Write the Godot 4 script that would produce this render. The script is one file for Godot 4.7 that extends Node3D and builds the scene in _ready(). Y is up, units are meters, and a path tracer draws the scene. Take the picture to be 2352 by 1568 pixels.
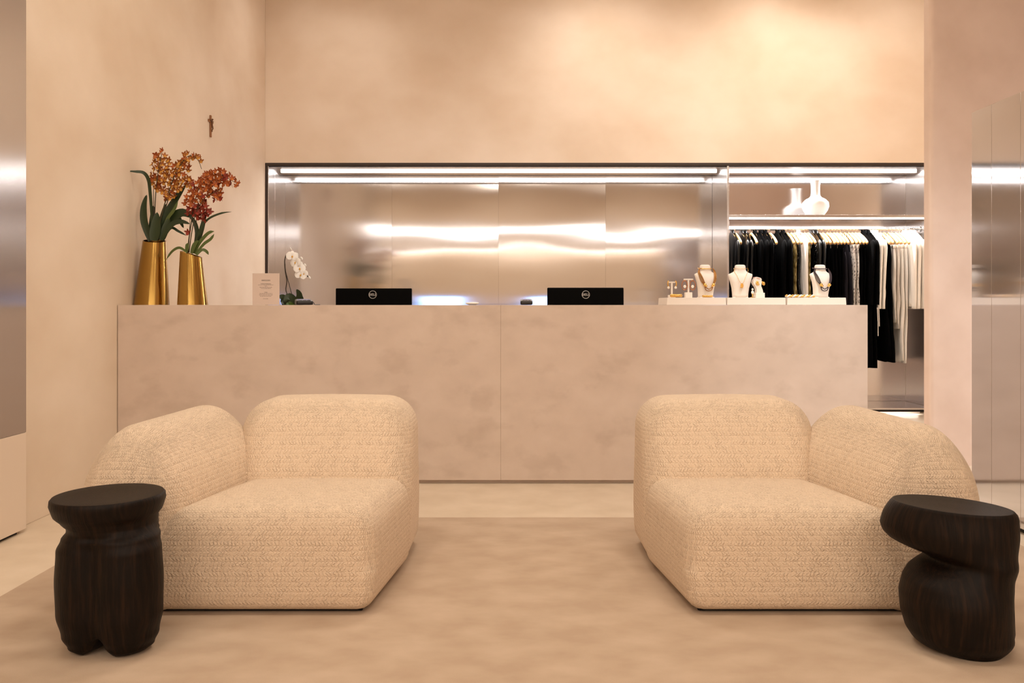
extends Node3D
# A boutique lounge: two boucle armchairs and two carved stools on a rug, a stone counter behind them,
# a lit stainless steel niche with hanging clothes at the back. y is up, metres; the lens stands 1.1 m above the floor.

const FOCAL = 1960.0
const EYE = 1.1
const WALL_X = -2.43        # left wall
const COUNTER_Z = 5.25      # front of the counter, measured away from the lens
const NICHE_Z = 8.4         # front of the niche
const NICHE_BACK = 9.02
var M = {}
var taken = {}
var rng = RandomNumberGenerator.new()

# a point from its place on the sheet and its own distance
func at(x: float, y: float, z: float) -> Vector3:
	return Vector3((x - 1176.0) * z / FOCAL, EYE - (y - 700.0) * z / FOCAL, -z)

# ---------------------------------------------------------------- mesh building
class Builder:
	var v = PackedVector3Array()
	var uv = PackedVector2Array()
	var idx = PackedInt32Array()

	func add(p: Vector3, t = Vector2.ZERO) -> int:
		v.append(p)
		uv.append(t)
		return v.size() - 1

	func tri(a: int, b: int, c: int):
		idx.append(a)
		idx.append(c)
		idx.append(b)

	func quad(a: int, b: int, c: int, d: int):
		tri(a, b, c)
		tri(a, c, d)

	# rows of points; each row may close on itself
	func grid(rows: Array, closed: bool, us = 1.0, vs = 1.0):
		var base = v.size()
		var nr = rows.size()
		var nc = rows[0].size()
		for r in nr:
			for c in nc:
				add(rows[r][c], Vector2(us * c / maxf(nc - 1, 1), vs * r / maxf(nr - 1, 1)))
		for r in nr - 1:
			for c in (nc if closed else nc - 1):
				var c2 = (c + 1) % nc
				quad(base + r * nc + c, base + r * nc + c2, base + (r + 1) * nc + c2, base + (r + 1) * nc + c)

	func fan(ring, up: bool):
		var mid = Vector3.ZERO
		for p in ring:
			mid += p
		mid /= ring.size()
		var c = add(mid)
		var base = v.size()
		for p in ring:
			add(p)
		for i in ring.size():
			var j = (i + 1) % ring.size()
			if up:
				tri(c, base + i, base + j)
			else:
				tri(c, base + j, base + i)

	# closed rings stacked into a solid
	func loft(rings: Array, caps = true):
		grid(rings, true)
		if caps:
			fan(rings[0], false)
			fan(rings[rings.size() - 1], true)

	func tube(pts: Array, radius, sides = 8, flat = Vector3.ZERO, squash = 1.0):
		var rings = []
		var side = Vector3.ZERO
		for i in pts.size():
			var t = (pts[mini(i + 1, pts.size() - 1)] - pts[maxi(i - 1, 0)])
			t = t.normalized() if t.length() > 1e-9 else Vector3.UP
			if i == 0:
				side = t.cross(Vector3.UP if absf(t.y) < 0.9 else Vector3.RIGHT).normalized()
			else:
				side = (side - t * side.dot(t))
				side = side.normalized() if side.length() > 1e-6 else t.cross(Vector3.RIGHT).normalized()
			var up = side.cross(t).normalized()
			var r = radius[i] if radius is Array or radius is PackedFloat32Array else radius
			var ring = PackedVector3Array()
			for k in sides:
				var a = TAU * k / sides
				var o = (side * cos(a) + up * sin(a)) * r
				if flat != Vector3.ZERO:
					o -= flat * o.dot(flat) * (1.0 - squash)
				ring.append(pts[i] + o)
			rings.append(ring)
		loft(rings)

	func ring_tube(centre: Vector3, ax: Vector3, ay: Vector3, r: float, sides = 6, seg = 24):
		var rings = []
		var n = ax.cross(ay).normalized()
		for i in seg + 1:
			var a = TAU * i / seg
			var out = (ax * cos(a) + ay * sin(a))
			var c = centre + out
			var ring = PackedVector3Array()
			for k in sides:
				var b = TAU * k / sides
				ring.append(c + (out.normalized() * cos(b) + n * sin(b)) * r)
			rings.append(ring)
		grid(rings, true)

	# profile of (radius, height)
	func lathe(profile: Array, seg = 24, o = Vector3.ZERO, sx = 1.0, sz = 1.0, caps = true):
		var rings = []
		for p in profile:
			var ring = PackedVector3Array()
			for k in seg:
				var a = -TAU * k / seg
				ring.append(o + Vector3(cos(a) * p.x * sx, p.y, sin(a) * p.x * sz))
			rings.append(ring)
		loft(rings, caps)

	func ball(o: Vector3, r: Vector3, seg = 10, rows = 6):
		var prof = []
		for i in rows + 1:
			var a = PI * i / rows - PI / 2
			prof.append(Vector2(maxf(cos(a), 0.02), sin(a)))
		var rings = []
		for p in prof:
			var ring = PackedVector3Array()
			for k in seg:
				var a = -TAU * k / seg
				ring.append(o + Vector3(cos(a) * p.x * r.x, p.y * r.y, sin(a) * p.x * r.z))
			rings.append(ring)
		loft(rings)

	# a box with rounded edges; cuts holds the places of the grid lines as shares of the half size
	func soft_box(h: Vector3, radius: Callable, steps: Array, shape: Callable, stretch = Vector3.ONE):
		var hs = h * stretch
		for a in 3:
			var ua = (a + 1) % 3
			var va = (a + 2) % 3
			for s in [-1.0, 1.0]:
				var nu = steps[ua].size()
				var nv = steps[va].size()
				var base = v.size()
				for j in nv:
					for i in nu:
						var p = Vector3.ZERO
						p[a] = s * hs[a]
						p[ua] = steps[ua][i] * hs[ua]
						p[va] = steps[va][j] * hs[va]
						var r = radius.call(Vector3(p.x / hs.x, p.y / hs.y, p.z / hs.z))
						var inner = Vector3(clampf(p.x, -hs.x + r, hs.x - r), clampf(p.y, -hs.y + r, hs.y - r), clampf(p.z, -hs.z + r, hs.z - r))
						var d = p - inner
						var q = inner + d.normalized() * r if d.length() > 1e-9 else p
						var t = Vector2(p.z / stretch.z, p.y / stretch.y) if a == 0 else Vector2(p.x / stretch.x, p.z / stretch.z) if a == 1 else Vector2(p.x / stretch.x, p.y / stretch.y)
						add(shape.call(q / stretch), t)
				for j in nv - 1:
					for i in nu - 1:
						var k = base + j * nu + i
						if s > 0:
							quad(k, k + 1, k + nu + 1, k + nu)
						else:
							quad(k, k + nu, k + nu + 1, k + 1)

	func box(c: Vector3, size: Vector3, r = 0.004):
		var h = size / 2
		r = minf(r, minf(h.x, minf(h.y, h.z)) * 0.95)
		var st = []
		for k in 3:
			var e = 1.0 - r / h[k]
			st.append([-1.0, -e, e, 1.0])
		soft_box(h, func(_p): return r, st, func(q): return q + c)

	# a flat outline (x, y) given thickness along z
	func slab(outline: PackedVector2Array, z0: float, z1: float):
		var tris = Geometry2D.triangulate_polygon(outline)
		var area = 0.0
		for i in outline.size():
			area += outline[i].cross(outline[(i + 1) % outline.size()])
		for s in 2:
			var base = v.size()
			for p in outline:
				add(Vector3(p.x, p.y, z1 if s else z0), p)
			for k in range(0, tris.size(), 3):
				var a = outline[tris[k]]
				var ccw = (outline[tris[k + 1]] - a).cross(outline[tris[k + 2]] - a) > 0
				if ccw == (s == 1):
					tri(base + tris[k], base + tris[k + 1], base + tris[k + 2])
				else:
					tri(base + tris[k], base + tris[k + 2], base + tris[k + 1])
		for i in outline.size():
			var p = outline[i]
			var q = outline[(i + 1) % outline.size()]
			var b = add(Vector3(p.x, p.y, z0))
			add(Vector3(q.x, q.y, z0))
			add(Vector3(q.x, q.y, z1))
			add(Vector3(p.x, p.y, z1))
			if area > 0:
				quad(b, b + 1, b + 2, b + 3)
			else:
				quad(b, b + 3, b + 2, b + 1)

	func move(t: Transform3D):
		for i in v.size():
			v[i] = t * v[i]

	# normals are averaged over corners that share a place; weld = false keeps every corner as it was added
	func commit(weld = true, onto: ArrayMesh = null) -> ArrayMesh:
		var n = PackedVector3Array()
		n.resize(v.size())
		var same = PackedInt32Array()
		same.resize(v.size())
		if weld:
			var seen = {}
			for i in v.size():
				var key = Vector3i((v[i] * 20000.0).round())
				if seen.has(key):
					same[i] = seen[key]
				else:
					seen[key] = i
					same[i] = i
		else:
			for i in v.size():
				same[i] = i
		for k in range(0, idx.size(), 3):
			var a = v[idx[k]]
			var f = (v[idx[k + 2]] - a).cross(v[idx[k + 1]] - a)
			for c in 3:
				n[same[idx[k + c]]] += f
		for i in v.size():
			var m = n[same[i]]
			n[i] = m
		for i in v.size():
			n[i] = n[i].normalized() if n[i].length() > 1e-14 else Vector3.UP
		var arr = []
		arr.resize(Mesh.ARRAY_MAX)
		arr[Mesh.ARRAY_VERTEX] = v
		arr[Mesh.ARRAY_NORMAL] = n
		arr[Mesh.ARRAY_TEX_UV] = uv
		arr[Mesh.ARRAY_INDEX] = idx
		var out = onto if onto else ArrayMesh.new()
		out.add_surface_from_arrays(Mesh.PRIMITIVE_TRIANGLES, arr)
		return out

# ---------------------------------------------------------------- naming and placing
func numbered(called: String) -> String:
	if not taken.has(called):
		taken[called] = 0
		return called
	taken[called] += 1
	return "%s_%03d" % [called, taken[called]]

func tag(o: Node3D, label: String, category: String, group = "") -> Node3D:
	o.set_meta("label", label)
	o.set_meta("category", category)
	if group:
		o.set_meta("group", group)
	return o

func thing(called: String, label: String, category: String, where = Vector3.ZERO, turn = 0.0, group = "") -> Node3D:
	var o = Node3D.new()
	o.name = numbered(called)
	add_child(o)
	o.position = where
	o.rotation.y = turn
	return tag(o, label, category, group)

func part(called: String, mesh: Mesh, m, parent: Node3D, where = Vector3.ZERO) -> MeshInstance3D:
	var o = MeshInstance3D.new()
	o.name = numbered(called) if parent == self else called
	o.mesh = mesh
	if m is Array:
		for i in m.size():
			o.set_surface_override_material(i, m[i])
	elif m:
		o.material_override = m
	o.position = where
	parent.add_child(o, true)
	return o

func structure(called: String, mesh: Mesh, m, where = Vector3.ZERO) -> MeshInstance3D:
	var o = part(called, mesh, m, self, where)
	o.set_meta("kind", "structure")
	return o

func box_mesh(size: Vector3, r = 0.004) -> ArrayMesh:
	var b = Builder.new()
	b.box(Vector3.ZERO, size, r)
	return b.commit()

# from two opposite corners
func block(called: String, lo: Vector3, hi: Vector3, m, parent: Node3D, r = 0.004) -> MeshInstance3D:
	return part(called, box_mesh((hi - lo).abs(), r), m, parent, (lo + hi) / 2)

func even(n: int) -> Array:
	var out = []
	for i in n + 1:
		out.append(-1.0 + 2.0 * i / n)
	return out

func smooth_path(pts: Array, per = 6) -> Array:
	var out = []
	for i in pts.size() - 1:
		var p0 = pts[maxi(i - 1, 0)]
		var p3 = pts[mini(i + 2, pts.size() - 1)]
		for k in per:
			out.append(pts[i].cubic_interpolate(pts[i + 1], p0, p3, float(k) / per))
	out.append(pts[pts.size() - 1])
	return out

func lerp_table(t: Array, x: float) -> float:
	if x <= t[0].x:
		return t[0].y
	for i in t.size() - 1:
		if x <= t[i + 1].x:
			var s = (x - t[i].x) / (t[i + 1].x - t[i].x)
			return lerpf(t[i].y, t[i + 1].y, s * s * (3.0 - 2.0 * s))
	return t[t.size() - 1].y

# ---------------------------------------------------------------- materials
func noise(freq: float, octaves = 4, kind = FastNoiseLite.TYPE_SIMPLEX_SMOOTH, sd = 1) -> FastNoiseLite:
	var n = FastNoiseLite.new()
	n.noise_type = kind
	n.frequency = freq
	n.fractal_octaves = octaves
	n.seed = sd
	return n

func noise_tex(n: FastNoiseLite, stops: Array, size = 512) -> NoiseTexture2D:
	var t = NoiseTexture2D.new()
	t.width = size
	t.height = size
	t.seamless = true
	t.noise = n
	if stops:
		var g = Gradient.new()
		var off = PackedFloat32Array()
		var cols = PackedColorArray()
		for s in stops:
			off.append(s[0])
			cols.append(s[1])
		g.offsets = off
		g.colors = cols
		t.color_ramp = g
	return t

func mat(called: String, c: Color, rough = 0.6, metal = 0.0) -> StandardMaterial3D:
	var m = StandardMaterial3D.new()
	m.resource_name = called
	m.albedo_color = c
	m.roughness = rough
	m.metallic = metal
	return m

func with_texture(m: StandardMaterial3D, t: Texture2D, scale: Vector3, world = true) -> StandardMaterial3D:
	m.albedo_texture = t
	m.uv1_triplanar = true
	m.uv1_world_triplanar = world
	m.uv1_scale = scale
	m.uv1_triplanar_sharpness = 8.0
	return m

func with_relief(m: StandardMaterial3D, t: Texture2D, centimetres: float) -> StandardMaterial3D:
	m.heightmap_enabled = true
	m.heightmap_texture = t
	m.heightmap_scale = centimetres
	return m

func with_detail(m: StandardMaterial3D, t: Texture2D, scale: Vector3) -> StandardMaterial3D:
	m.detail_enabled = true
	m.detail_blend_mode = BaseMaterial3D.BLEND_MODE_MUL
	m.detail_albedo = t
	m.detail_uv_layer = BaseMaterial3D.DETAIL_UV_2
	m.uv2_triplanar = true
	m.uv2_world_triplanar = true
	m.uv2_scale = scale
	return m

func grey(x: float) -> Color:
	return Color(x, x, x)

# puckered weave: rows of crinkled puffs, uneven in width and height, over a fine knit
func weave_texture() -> ImageTexture:
	var size = 896
	var rows = 18
	var cols = 24
	var warp = noise(0.022, 2, FastNoiseLite.TYPE_SIMPLEX_SMOOTH, 11).get_seamless_image(size, size).get_data()
	var warp2 = noise(0.03, 2, FastNoiseLite.TYPE_SIMPLEX_SMOOTH, 13).get_seamless_image(size, size).get_data()
	var fine = noise(0.10, 3, FastNoiseLite.TYPE_SIMPLEX_SMOOTH, 12).get_seamless_image(size, size).get_data()
	rng.seed = 5
	var phase = []
	var tall = []
	for r in rows:
		phase.append(rng.randf_range(0.0, TAU))
		var line = []
		for c in cols:
			line.append(rng.randf_range(0.25, 1.0))
		tall.append(line)
	var data = PackedFloat32Array()
	data.resize(size * size)
	for y in size:
		for x in size:
			var i = y * size + x
			var w1 = warp[i] / 255.0 - 0.5
			var w2 = warp2[i] / 255.0 - 0.5
			var v = (float(y) / size + w1 * 0.012) * rows
			var r = posmod(int(floor(v)), rows)
			var fv = v - floor(v)
			var puff = 0.45 + 0.55 * pow(sin(PI * fv), 0.45)
			# puffs lean to one side as they rise, so their creases run as short slanting strokes
			var u = (float(x) / size + w2 * 0.022) * cols + phase[r] / TAU + 0.22 * sin(TAU * fv) * (1.0 if (r * 7) % 3 else -1.0)
			var c = posmod(int(floor(u)), cols)
			var fu = u - floor(u)
			var crease = pow(absf(sin(PI * fu)), 0.7)
			var t = lerpf(tall[r][c], tall[r][(c + 1) % cols], smoothstep(0.8, 1.0, fu))
			var h = puff * (0.18 + 0.82 * crease * t)
			data[i] = h * 0.75 + 0.1 + (fine[i] / 255.0 - 0.5) * 0.16
	return ImageTexture.create_from_image(Image.create_from_data(size, size, false, Image.FORMAT_RF, data.to_byte_array()))

const WARM = Color(1.0, 0.96, 0.896)
const ROSE = Color(0.97, 0.985, 1.0)
const COOL = Color(1.0, 0.97, 0.945)

func _ready():
	rng.seed = 7
	set_lens()
	set_light()
	make_materials()
	build_room()
	build_niche()
	build_counter()
	build_cabinets()
	build_armchairs()
	build_stools()
	build_counter_things()
	build_jewellery()
	build_flowers()
	build_clothes()

func set_lens():
	var cam = Camera3D.new()
	cam.name = "camera"
	cam.projection = Camera3D.PROJECTION_FRUSTUM
	cam.near = 0.1
	cam.far = 60.0
	cam.size = 0.1 * 1568.0 / FOCAL
	cam.frustum_offset = Vector2(0.0, -0.1 * 84.0 / FOCAL)   # a rising lens: the horizon lies above the middle
	cam.position = Vector3(0, EYE, 0)
	cam.current = true
	add_child(cam)
	var env = Environment.new()
	env.background_mode = Environment.BG_COLOR
	env.background_color = Color(0.0, 0.0, 0.0)
	env.tonemap_mode = Environment.TONE_MAPPER_LINEAR
	env.tonemap_exposure = 0.93
	env.sdfgi_enabled = true
	env.ssao_enabled = true
	env.ssil_enabled = true
	var we = WorldEnvironment.new()
	we.name = "environment"
	we.environment = env
	add_child(we)

func area(size: Vector2, where: Vector3, c: Color, energy: float, turn = Vector3(-90, 0, 0)):
	var l = AreaLight3D.new()
	l.name = numbered("area_light")
	l.area_size = size
	l.area_normalize_energy = true
	l.light_color = c
	l.light_energy = energy
	l.area_range = 30.0
	l.shadow_enabled = true
	l.position = where
	l.rotation_degrees = turn
	add_child(l)

func spot(where: Vector3, towards: Vector3, c: Color, energy: float, angle: float, size = 0.05):
	var l = SpotLight3D.new()
	l.name = numbered("spot_light")
	l.light_color = c
	l.light_energy = energy
	l.spot_range = 30.0
	l.spot_attenuation = 2.0
	l.spot_angle = angle
	l.spot_angle_attenuation = 1.0
	l.light_size = size
	l.shadow_enabled = true
	add_child(l)
	l.position = where
	l.look_at_from_position(where, towards, Vector3.FORWARD if absf((towards - where).normalized().y) > 0.9 else Vector3.UP)

const CEILING = 4.5
const PANELS = [[-1.4, -2.2, 3.2], [1.4, -2.2, 3.2], [-1.6, 2.2, 5.0], [1.6, 2.2, 5.0], [-4.8, 1.2, 4.0], [4.8, 1.2, 4.0], [0.0, -4.5, 4.0], [-4.0, 5.0, 5.0], [0.0, 5.0, 5.0], [4.0, 5.0, 5.0], [2.7, -6.7, 2.2]]
const PANEL_PLACES = ["above the left armchair", "above the right armchair", "behind the camera on the left", "behind the camera on the right", "in the hall to the far left", "in the hall to the far right", "above the counter front", "left before the lit cove", "midway before the lit cove", "right before the lit cove", "above the passage behind the counter"]
const SPOTS = [[-1.7, -7.3, 30.0], [0.85, -7.4, 72.0], [2.5, -7.4, 68.0], [3.7, -7.4, 40.0]]

func set_light():
	for p in PANELS:
		area(Vector2(0.9, 0.9), Vector3(p[0], CEILING - 0.03, p[1]), WARM, p[2])
	for p in SPOTS:
		spot(Vector3(p[0], CEILING - 0.05, p[1]), Vector3(p[0], 3.2, p[1] - 0.5), COOL, p[2] * 0.030, 60.0, 0.06)
	area(Vector2(0.86, 1.1), Vector3(4.68, 0.75, -5.08), ROSE, 1.3, Vector3(0, 90, 0))
	# an adjustable downlight turned on the counter's right end
	spot(Vector3(2.05, CEILING - 0.06, -3.5), Vector3(2.45, 0.55, -5.45), ROSE, 13.0, 24.0, 0.07)
	# the lit strips of the niche
	area(Vector2(4.45, 0.03), Vector3(-0.14, 2.446, -8.72), COOL, 3.6)
	area(Vector2(1.98, 0.03), Vector3(3.14, 2.446, -8.72), COOL, 4.4)
	area(Vector2(1.98, 0.03), Vector3(3.14, 1.957, -8.53), COOL, 6.0)
	area(Vector2(1.9, 0.03), Vector3(3.14, 0.05, -8.6), COOL, 0.5)
	# the lit cove across the wall behind the lens
	area(Vector2(15.4, 0.16), Vector3(-0.25, 3.2, 6.76), COOL, 2.6, Vector3(0, 0, 0))
	area(Vector2(15.4, 0.03), Vector3(-0.25, 2.74, 6.80), COOL, 4.5, Vector3(-90, 0, 0))

func make_materials():
	var cloud = noise(0.006, 5, FastNoiseLite.TYPE_SIMPLEX_SMOOTH, 3)
	M.plaster = with_texture(mat("limewashed plaster", Color(0.925, 0.855, 0.775), 0.85), noise_tex(cloud, [[0.1, Color(0.94, 0.915, 0.885)], [0.5, Color(0.97, 0.96, 0.945)], [0.9, Color(1, 1, 1)]]), Vector3(0.22, 0.3, 0.22))
	M.plaster_pink = with_texture(mat("rose plaster", Color(0.905, 0.815, 0.755), 0.85), noise_tex(cloud, [[0.0, Color(0.92, 0.90, 0.88)], [0.5, Color(0.97, 0.96, 0.95)], [1.0, Color(1, 1, 1)]]), Vector3(0.4, 0.4, 0.4))
	M.ceiling = mat("white ceiling paint", Color(0.93, 0.90, 0.86), 0.9)
	M.floor = with_texture(mat("cream stone floor", Color(0.89, 0.82, 0.735), 0.35), noise_tex(noise(0.012, 4, FastNoiseLite.TYPE_SIMPLEX_SMOOTH, 8), [[0.0, Color(0.93, 0.92, 0.9)], [1.0, Color(1, 1, 1)]]), Vector3(0.6, 0.6, 0.6))
	M.rug = with_texture(mat("short pile rug", Color(0.82, 0.72, 0.625), 0.95), noise_tex(noise(0.012, 4, FastNoiseLite.TYPE_SIMPLEX_SMOOTH, 21), [[0.15, Color(0.93, 0.915, 0.90)], [0.5, Color(0.965, 0.96, 0.95)], [0.85, Color(1, 1, 1)]]), Vector3(0.6, 0.9, 0.9))
	with_detail(M.rug, noise_tex(noise(0.35, 2, FastNoiseLite.TYPE_SIMPLEX, 31), [[0.0, Color(0.86, 0.86, 0.86)], [1.0, Color(1, 1, 1)]], 512), Vector3(3.0, 3.0, 3.0))
	M.rug.rim_enabled = true
	M.rug.rim = 0.3
	M.stone = with_texture(mat("rose beige stone", Color(0.85, 0.775, 0.72), 0.55), noise_tex(noise(0.008, 6, FastNoiseLite.TYPE_SIMPLEX_SMOOTH, 4), [[0.0, Color(0.935, 0.925, 0.915)], [0.3, Color(0.965, 0.96, 0.955)], [0.55, Color(0.98, 0.975, 0.97)], [1.0, Color(1, 1, 1)]], 1024), Vector3(0.45, 0.6, 0.45))
	with_detail(M.stone, noise_tex(noise(0.012, 7, FastNoiseLite.TYPE_PERLIN, 14), [[0.0, Color(0.93, 0.92, 0.912)], [0.25, Color(0.965, 0.96, 0.955)], [0.42, Color(1, 1, 1)], [1.0, Color(1, 1, 1)]], 1024), Vector3(0.3, 0.45, 0.3))
	M.steel = mat("brushed stainless steel", Color(0.80, 0.79, 0.795), 0.09, 1.0)
	M.steel.anisotropy_enabled = true     # vertical brushing draws reflections out sideways
	M.steel.anisotropy = 0.95
	M.steel_flat = mat("satin stainless steel", Color(0.77, 0.76, 0.76), 0.22, 1.0)
	M.steel_flat.anisotropy_enabled = true
	M.steel_flat.anisotropy = 0.9
	M.bronze = mat("dark bronze trim", Color(0.20, 0.145, 0.11), 0.6)
	M.black = mat("matt black", Color(0.03, 0.028, 0.028), 0.7)
	M.chrome = mat("polished chrome", Color(0.86, 0.85, 0.84), 0.12, 1.0)
	M.brass = mat("polished brass", Color(0.68, 0.545, 0.29), 0.15, 1.0)
	M.gold = mat("gold", Color(0.93, 0.75, 0.42), 0.22, 1.0)
	M.cream = mat("cream lacquer", Color(0.90, 0.825, 0.745), 0.6)
	M.offwhite = mat("off-white linen", Color(0.93, 0.885, 0.84), 0.75)
	M.white = mat("white ceramic", Color(0.95, 0.94, 0.92), 0.3)
	M.pearl = mat("pearl", Color(0.95, 0.91, 0.86), 0.2)
	M.pearl.clearcoat_enabled = true
	M.pearl.clearcoat = 0.6
	M.strip = mat("lit strip", Color(1, 1, 1), 0.5)
	M.strip.emission_enabled = true
	M.strip.emission = COOL
	M.strip.emission_energy_multiplier = 5.0
	M.lamp = mat("lit diffuser", Color(1, 1, 1), 0.5)
	M.lamp.emission_enabled = true
	M.lamp.emission = WARM
	M.lamp.emission_energy_multiplier = 2.5
	M.lamp_rose = mat("white lit diffuser", Color(1, 1, 1), 0.5)
	M.lamp_rose.emission_enabled = true
	M.lamp_rose.emission = ROSE
	M.lamp_rose.emission_energy_multiplier = 2.0
	var w = weave_texture()
	M.weave = mat("puckered boucle", Color(0.955, 0.865, 0.765), 0.95)
	with_relief(M.weave, w, 0.64)
	M.weave.uv1_scale = Vector3(3.2, 3.2, 1)
	M.weave.rim_enabled = true
	M.weave.rim = 0.25
	M.weave.rim_tint = 0.6
	with_detail(M.weave, noise_tex(noise(0.3, 2, FastNoiseLite.TYPE_SIMPLEX, 33), [[0.0, Color(0.9, 0.88, 0.86)], [1.0, Color(1, 1, 1)]]), Vector3(6, 6, 6))
	M.walnut = with_texture(mat("dark stained oak", Color(0.88, 0.86, 0.84), 0.5), noise_tex(noise(0.02, 4, FastNoiseLite.TYPE_SIMPLEX_SMOOTH, 50), [[0.0, Color(0.065, 0.042, 0.028)], [0.45, Color(0.10, 0.065, 0.042)], [0.7, Color(0.145, 0.095, 0.058)], [1.0, Color(0.19, 0.125, 0.075)]]), Vector3(6.0, 0.5, 6.0), false)
	M.walnut.metallic_specular = 0.28
	with_relief(M.walnut, noise_tex(noise(0.06, 3, FastNoiseLite.TYPE_SIMPLEX_SMOOTH, 51), []), 0.06)

# ---------------------------------------------------------------- the room
func build_room():
	var s = func(called, lo, hi, m):
		var o = block(called, lo, hi, m, self, 0.003)
		o.set_meta("kind", "structure")
		return o
	s.call("floor", Vector3(-8.7, -0.12, 7.2), Vector3(8.2, 0.0, -9.4), M.floor)
	s.call("ceiling", Vector3(-8.7, CEILING, 7.2), Vector3(8.2, CEILING + 0.12, -9.4), M.ceiling)
	s.call("wall_left", Vector3(WALL_X - 0.2, 0, -3.4), Vector3(WALL_X, CEILING, -9.4), M.plaster)
	# the wall over the niche, deep enough to hold it
	s.call("wall_back", Vector3(WALL_X, 2.497, -NICHE_Z), Vector3(4.9, CEILING, -9.4), M.plaster)
	s.call("wall_back_lower", Vector3(WALL_X, 0, -9.12), Vector3(4.9, 2.497, -9.4), M.plaster)
	s.call("wall_far_right", Vector3(4.35, 0, -5.93), Vector3(4.9, 2.497, -9.12), M.plaster)
	s.call("wall_far_right_upper", Vector3(4.35, 2.497, -5.93), Vector3(4.9, CEILING, -NICHE_Z), M.plaster)
	# the return wall right of the counter has a rounded corner
	var r = 0.03
	var x0 = 2.863
	var out = PackedVector2Array()
	for k in 7:
		var a = PI / 2 * k / 6.0
		out.append(Vector2(x0 + r - r * cos(a), 5.84 + r - r * sin(a)))
	out.append(Vector2(4.9, 5.84))
	out.append(Vector2(4.9, 5.93))
	out.append(Vector2(x0, 5.93))
	var b = Builder.new()
	b.slab(out, 0.0, CEILING)
	b.move(Transform3D(Basis(Vector3(1, 0, 0), Vector3(0, 0, -1), Vector3(0, 1, 0)), Vector3.ZERO))
	structure("wall_right", flat_sides(b, 40.0), M.plaster_pink)
	s.call("wall_right_side", Vector3(3.6, 0, -3.4), Vector3(3.8, CEILING, -4.6), M.plaster_pink)
	# the lit passage between the wardrobe and the return wall
	s.call("wall_passage_side", Vector3(3.8, 0, -4.5), Vector3(4.9, CEILING, -4.6), M.plaster_pink)
	s.call("wall_passage_end", Vector3(4.75, 0, -4.6), Vector3(4.9, CEILING, -5.84), M.plaster_pink)
	var box = thing("lightbox", "low white lightbox at the end of the side passage", "light", Vector3(4.74, 0.16, -5.08))
	part("frame", box_mesh(Vector3(0.04, 1.18, 0.94), 0.006), M.steel_flat, box, Vector3(-0.02, 0.59, 0))
	part("light_diffuser", box_mesh(Vector3(0.012, 1.1, 0.86), 0.004), M.lamp_rose, box, Vector3(-0.046, 0.59, 0))
	# behind the lens the shop opens out to both sides
	s.call("wall_hall_left", Vector3(-8.7, 0, -3.4), Vector3(WALL_X - 0.2, CEILING, -3.6), M.plaster)
	s.call("wall_hall_right", Vector3(3.8, 0, -3.4), Vector3(8.2, CEILING, -3.6), M.plaster_pink)
	s.call("wall_end_left", Vector3(-8.7, 0, 7.2), Vector3(-8.5, CEILING, -3.4), M.plaster)
	s.call("wall_end_right", Vector3(8.0, 0, 7.2), Vector3(8.2, CEILING, -3.4), M.plaster_pink)
	# the wall behind the lens with a lit cove
	s.call("wall_front", Vector3(-8.5, 0, 6.9), Vector3(8.0, CEILING, 7.2), M.plaster)
	var cove = thing("cove_light", "long white lit cove on the wall behind the camera", "light", Vector3(-0.25, 3.2, 6.86))
	part("housing", box_mesh(Vector3(15.6, 0.24, 0.08), 0.01), M.steel_flat, cove)
	part("light_diffuser", box_mesh(Vector3(15.5, 0.17, 0.05), 0.01), M.strip, cove, Vector3(0, 0, -0.05))
	cove = thing("picture_light", "thin white light line under the cove behind the camera", "light", Vector3(-0.25, 2.75, 6.86))
	part("housing", box_mesh(Vector3(15.6, 0.03, 0.08), 0.004), M.steel_flat, cove, Vector3(0, 0.02, 0))
	part("light_diffuser", box_mesh(Vector3(15.5, 0.022, 0.06), 0.004), M.strip, cove, Vector3(0, -0.006, -0.005))
	# ceiling lamps over the lounge and spots that wash the back wall
	for i in PANELS.size():
		var p = PANELS[i]
		var o = thing("ceiling_lamp", "square white ceiling lamp " + PANEL_PLACES[i], "lamp", Vector3(p[0], CEILING, p[1]), 0.0, "square ceiling lamps")
		part("frame", box_mesh(Vector3(1.0, 0.02, 1.0), 0.005), M.white, o, Vector3(0, -0.01, 0))
		part("light_diffuser", box_mesh(Vector3(0.9, 0.012, 0.9), 0.004), M.lamp, o, Vector3(0, -0.016, 0))
	for i in SPOTS.size():
		var p = SPOTS[i]
		var o = thing("downlight", "small round downlight at the back wall, " + ["first", "second", "third", "fourth"][i] + " from the left", "lamp", Vector3(p[0], CEILING, p[1]), 0.0, "downlights at the back wall")
		var c = Builder.new()
		c.lathe([Vector2(0.06, -0.03), Vector2(0.075, -0.03), Vector2(0.075, 0.0), Vector2(0.06, 0.0), Vector2(0.06, -0.03)], 24, Vector3.ZERO, 1, 1, false)
		part("bezel", c.commit(), M.white, o)
		c = Builder.new()
		c.lathe([Vector2(0.058, -0.022), Vector2(0.058, -0.008)], 20)
		part("light_lens", c.commit(), M.lamp, o)
	var adj = thing("adjustable_downlight", "adjustable downlight aimed at the right end of the counter", "lamp", Vector3(2.05, CEILING, -3.5))
	var ad = Builder.new()
	ad.lathe([Vector2(0.075, -0.045), Vector2(0.09, -0.045), Vector2(0.09, 0.0), Vector2(0.075, 0.0), Vector2(0.075, -0.045)], 24, Vector3.ZERO, 1, 1, false)
	part("bezel", ad.commit(), M.white, adj)
	ad = Builder.new()
	ad.lathe([Vector2(0.07, -0.03), Vector2(0.07, -0.012)], 20)
	part("light_lens", ad.commit(), M.lamp_rose, adj)
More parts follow.
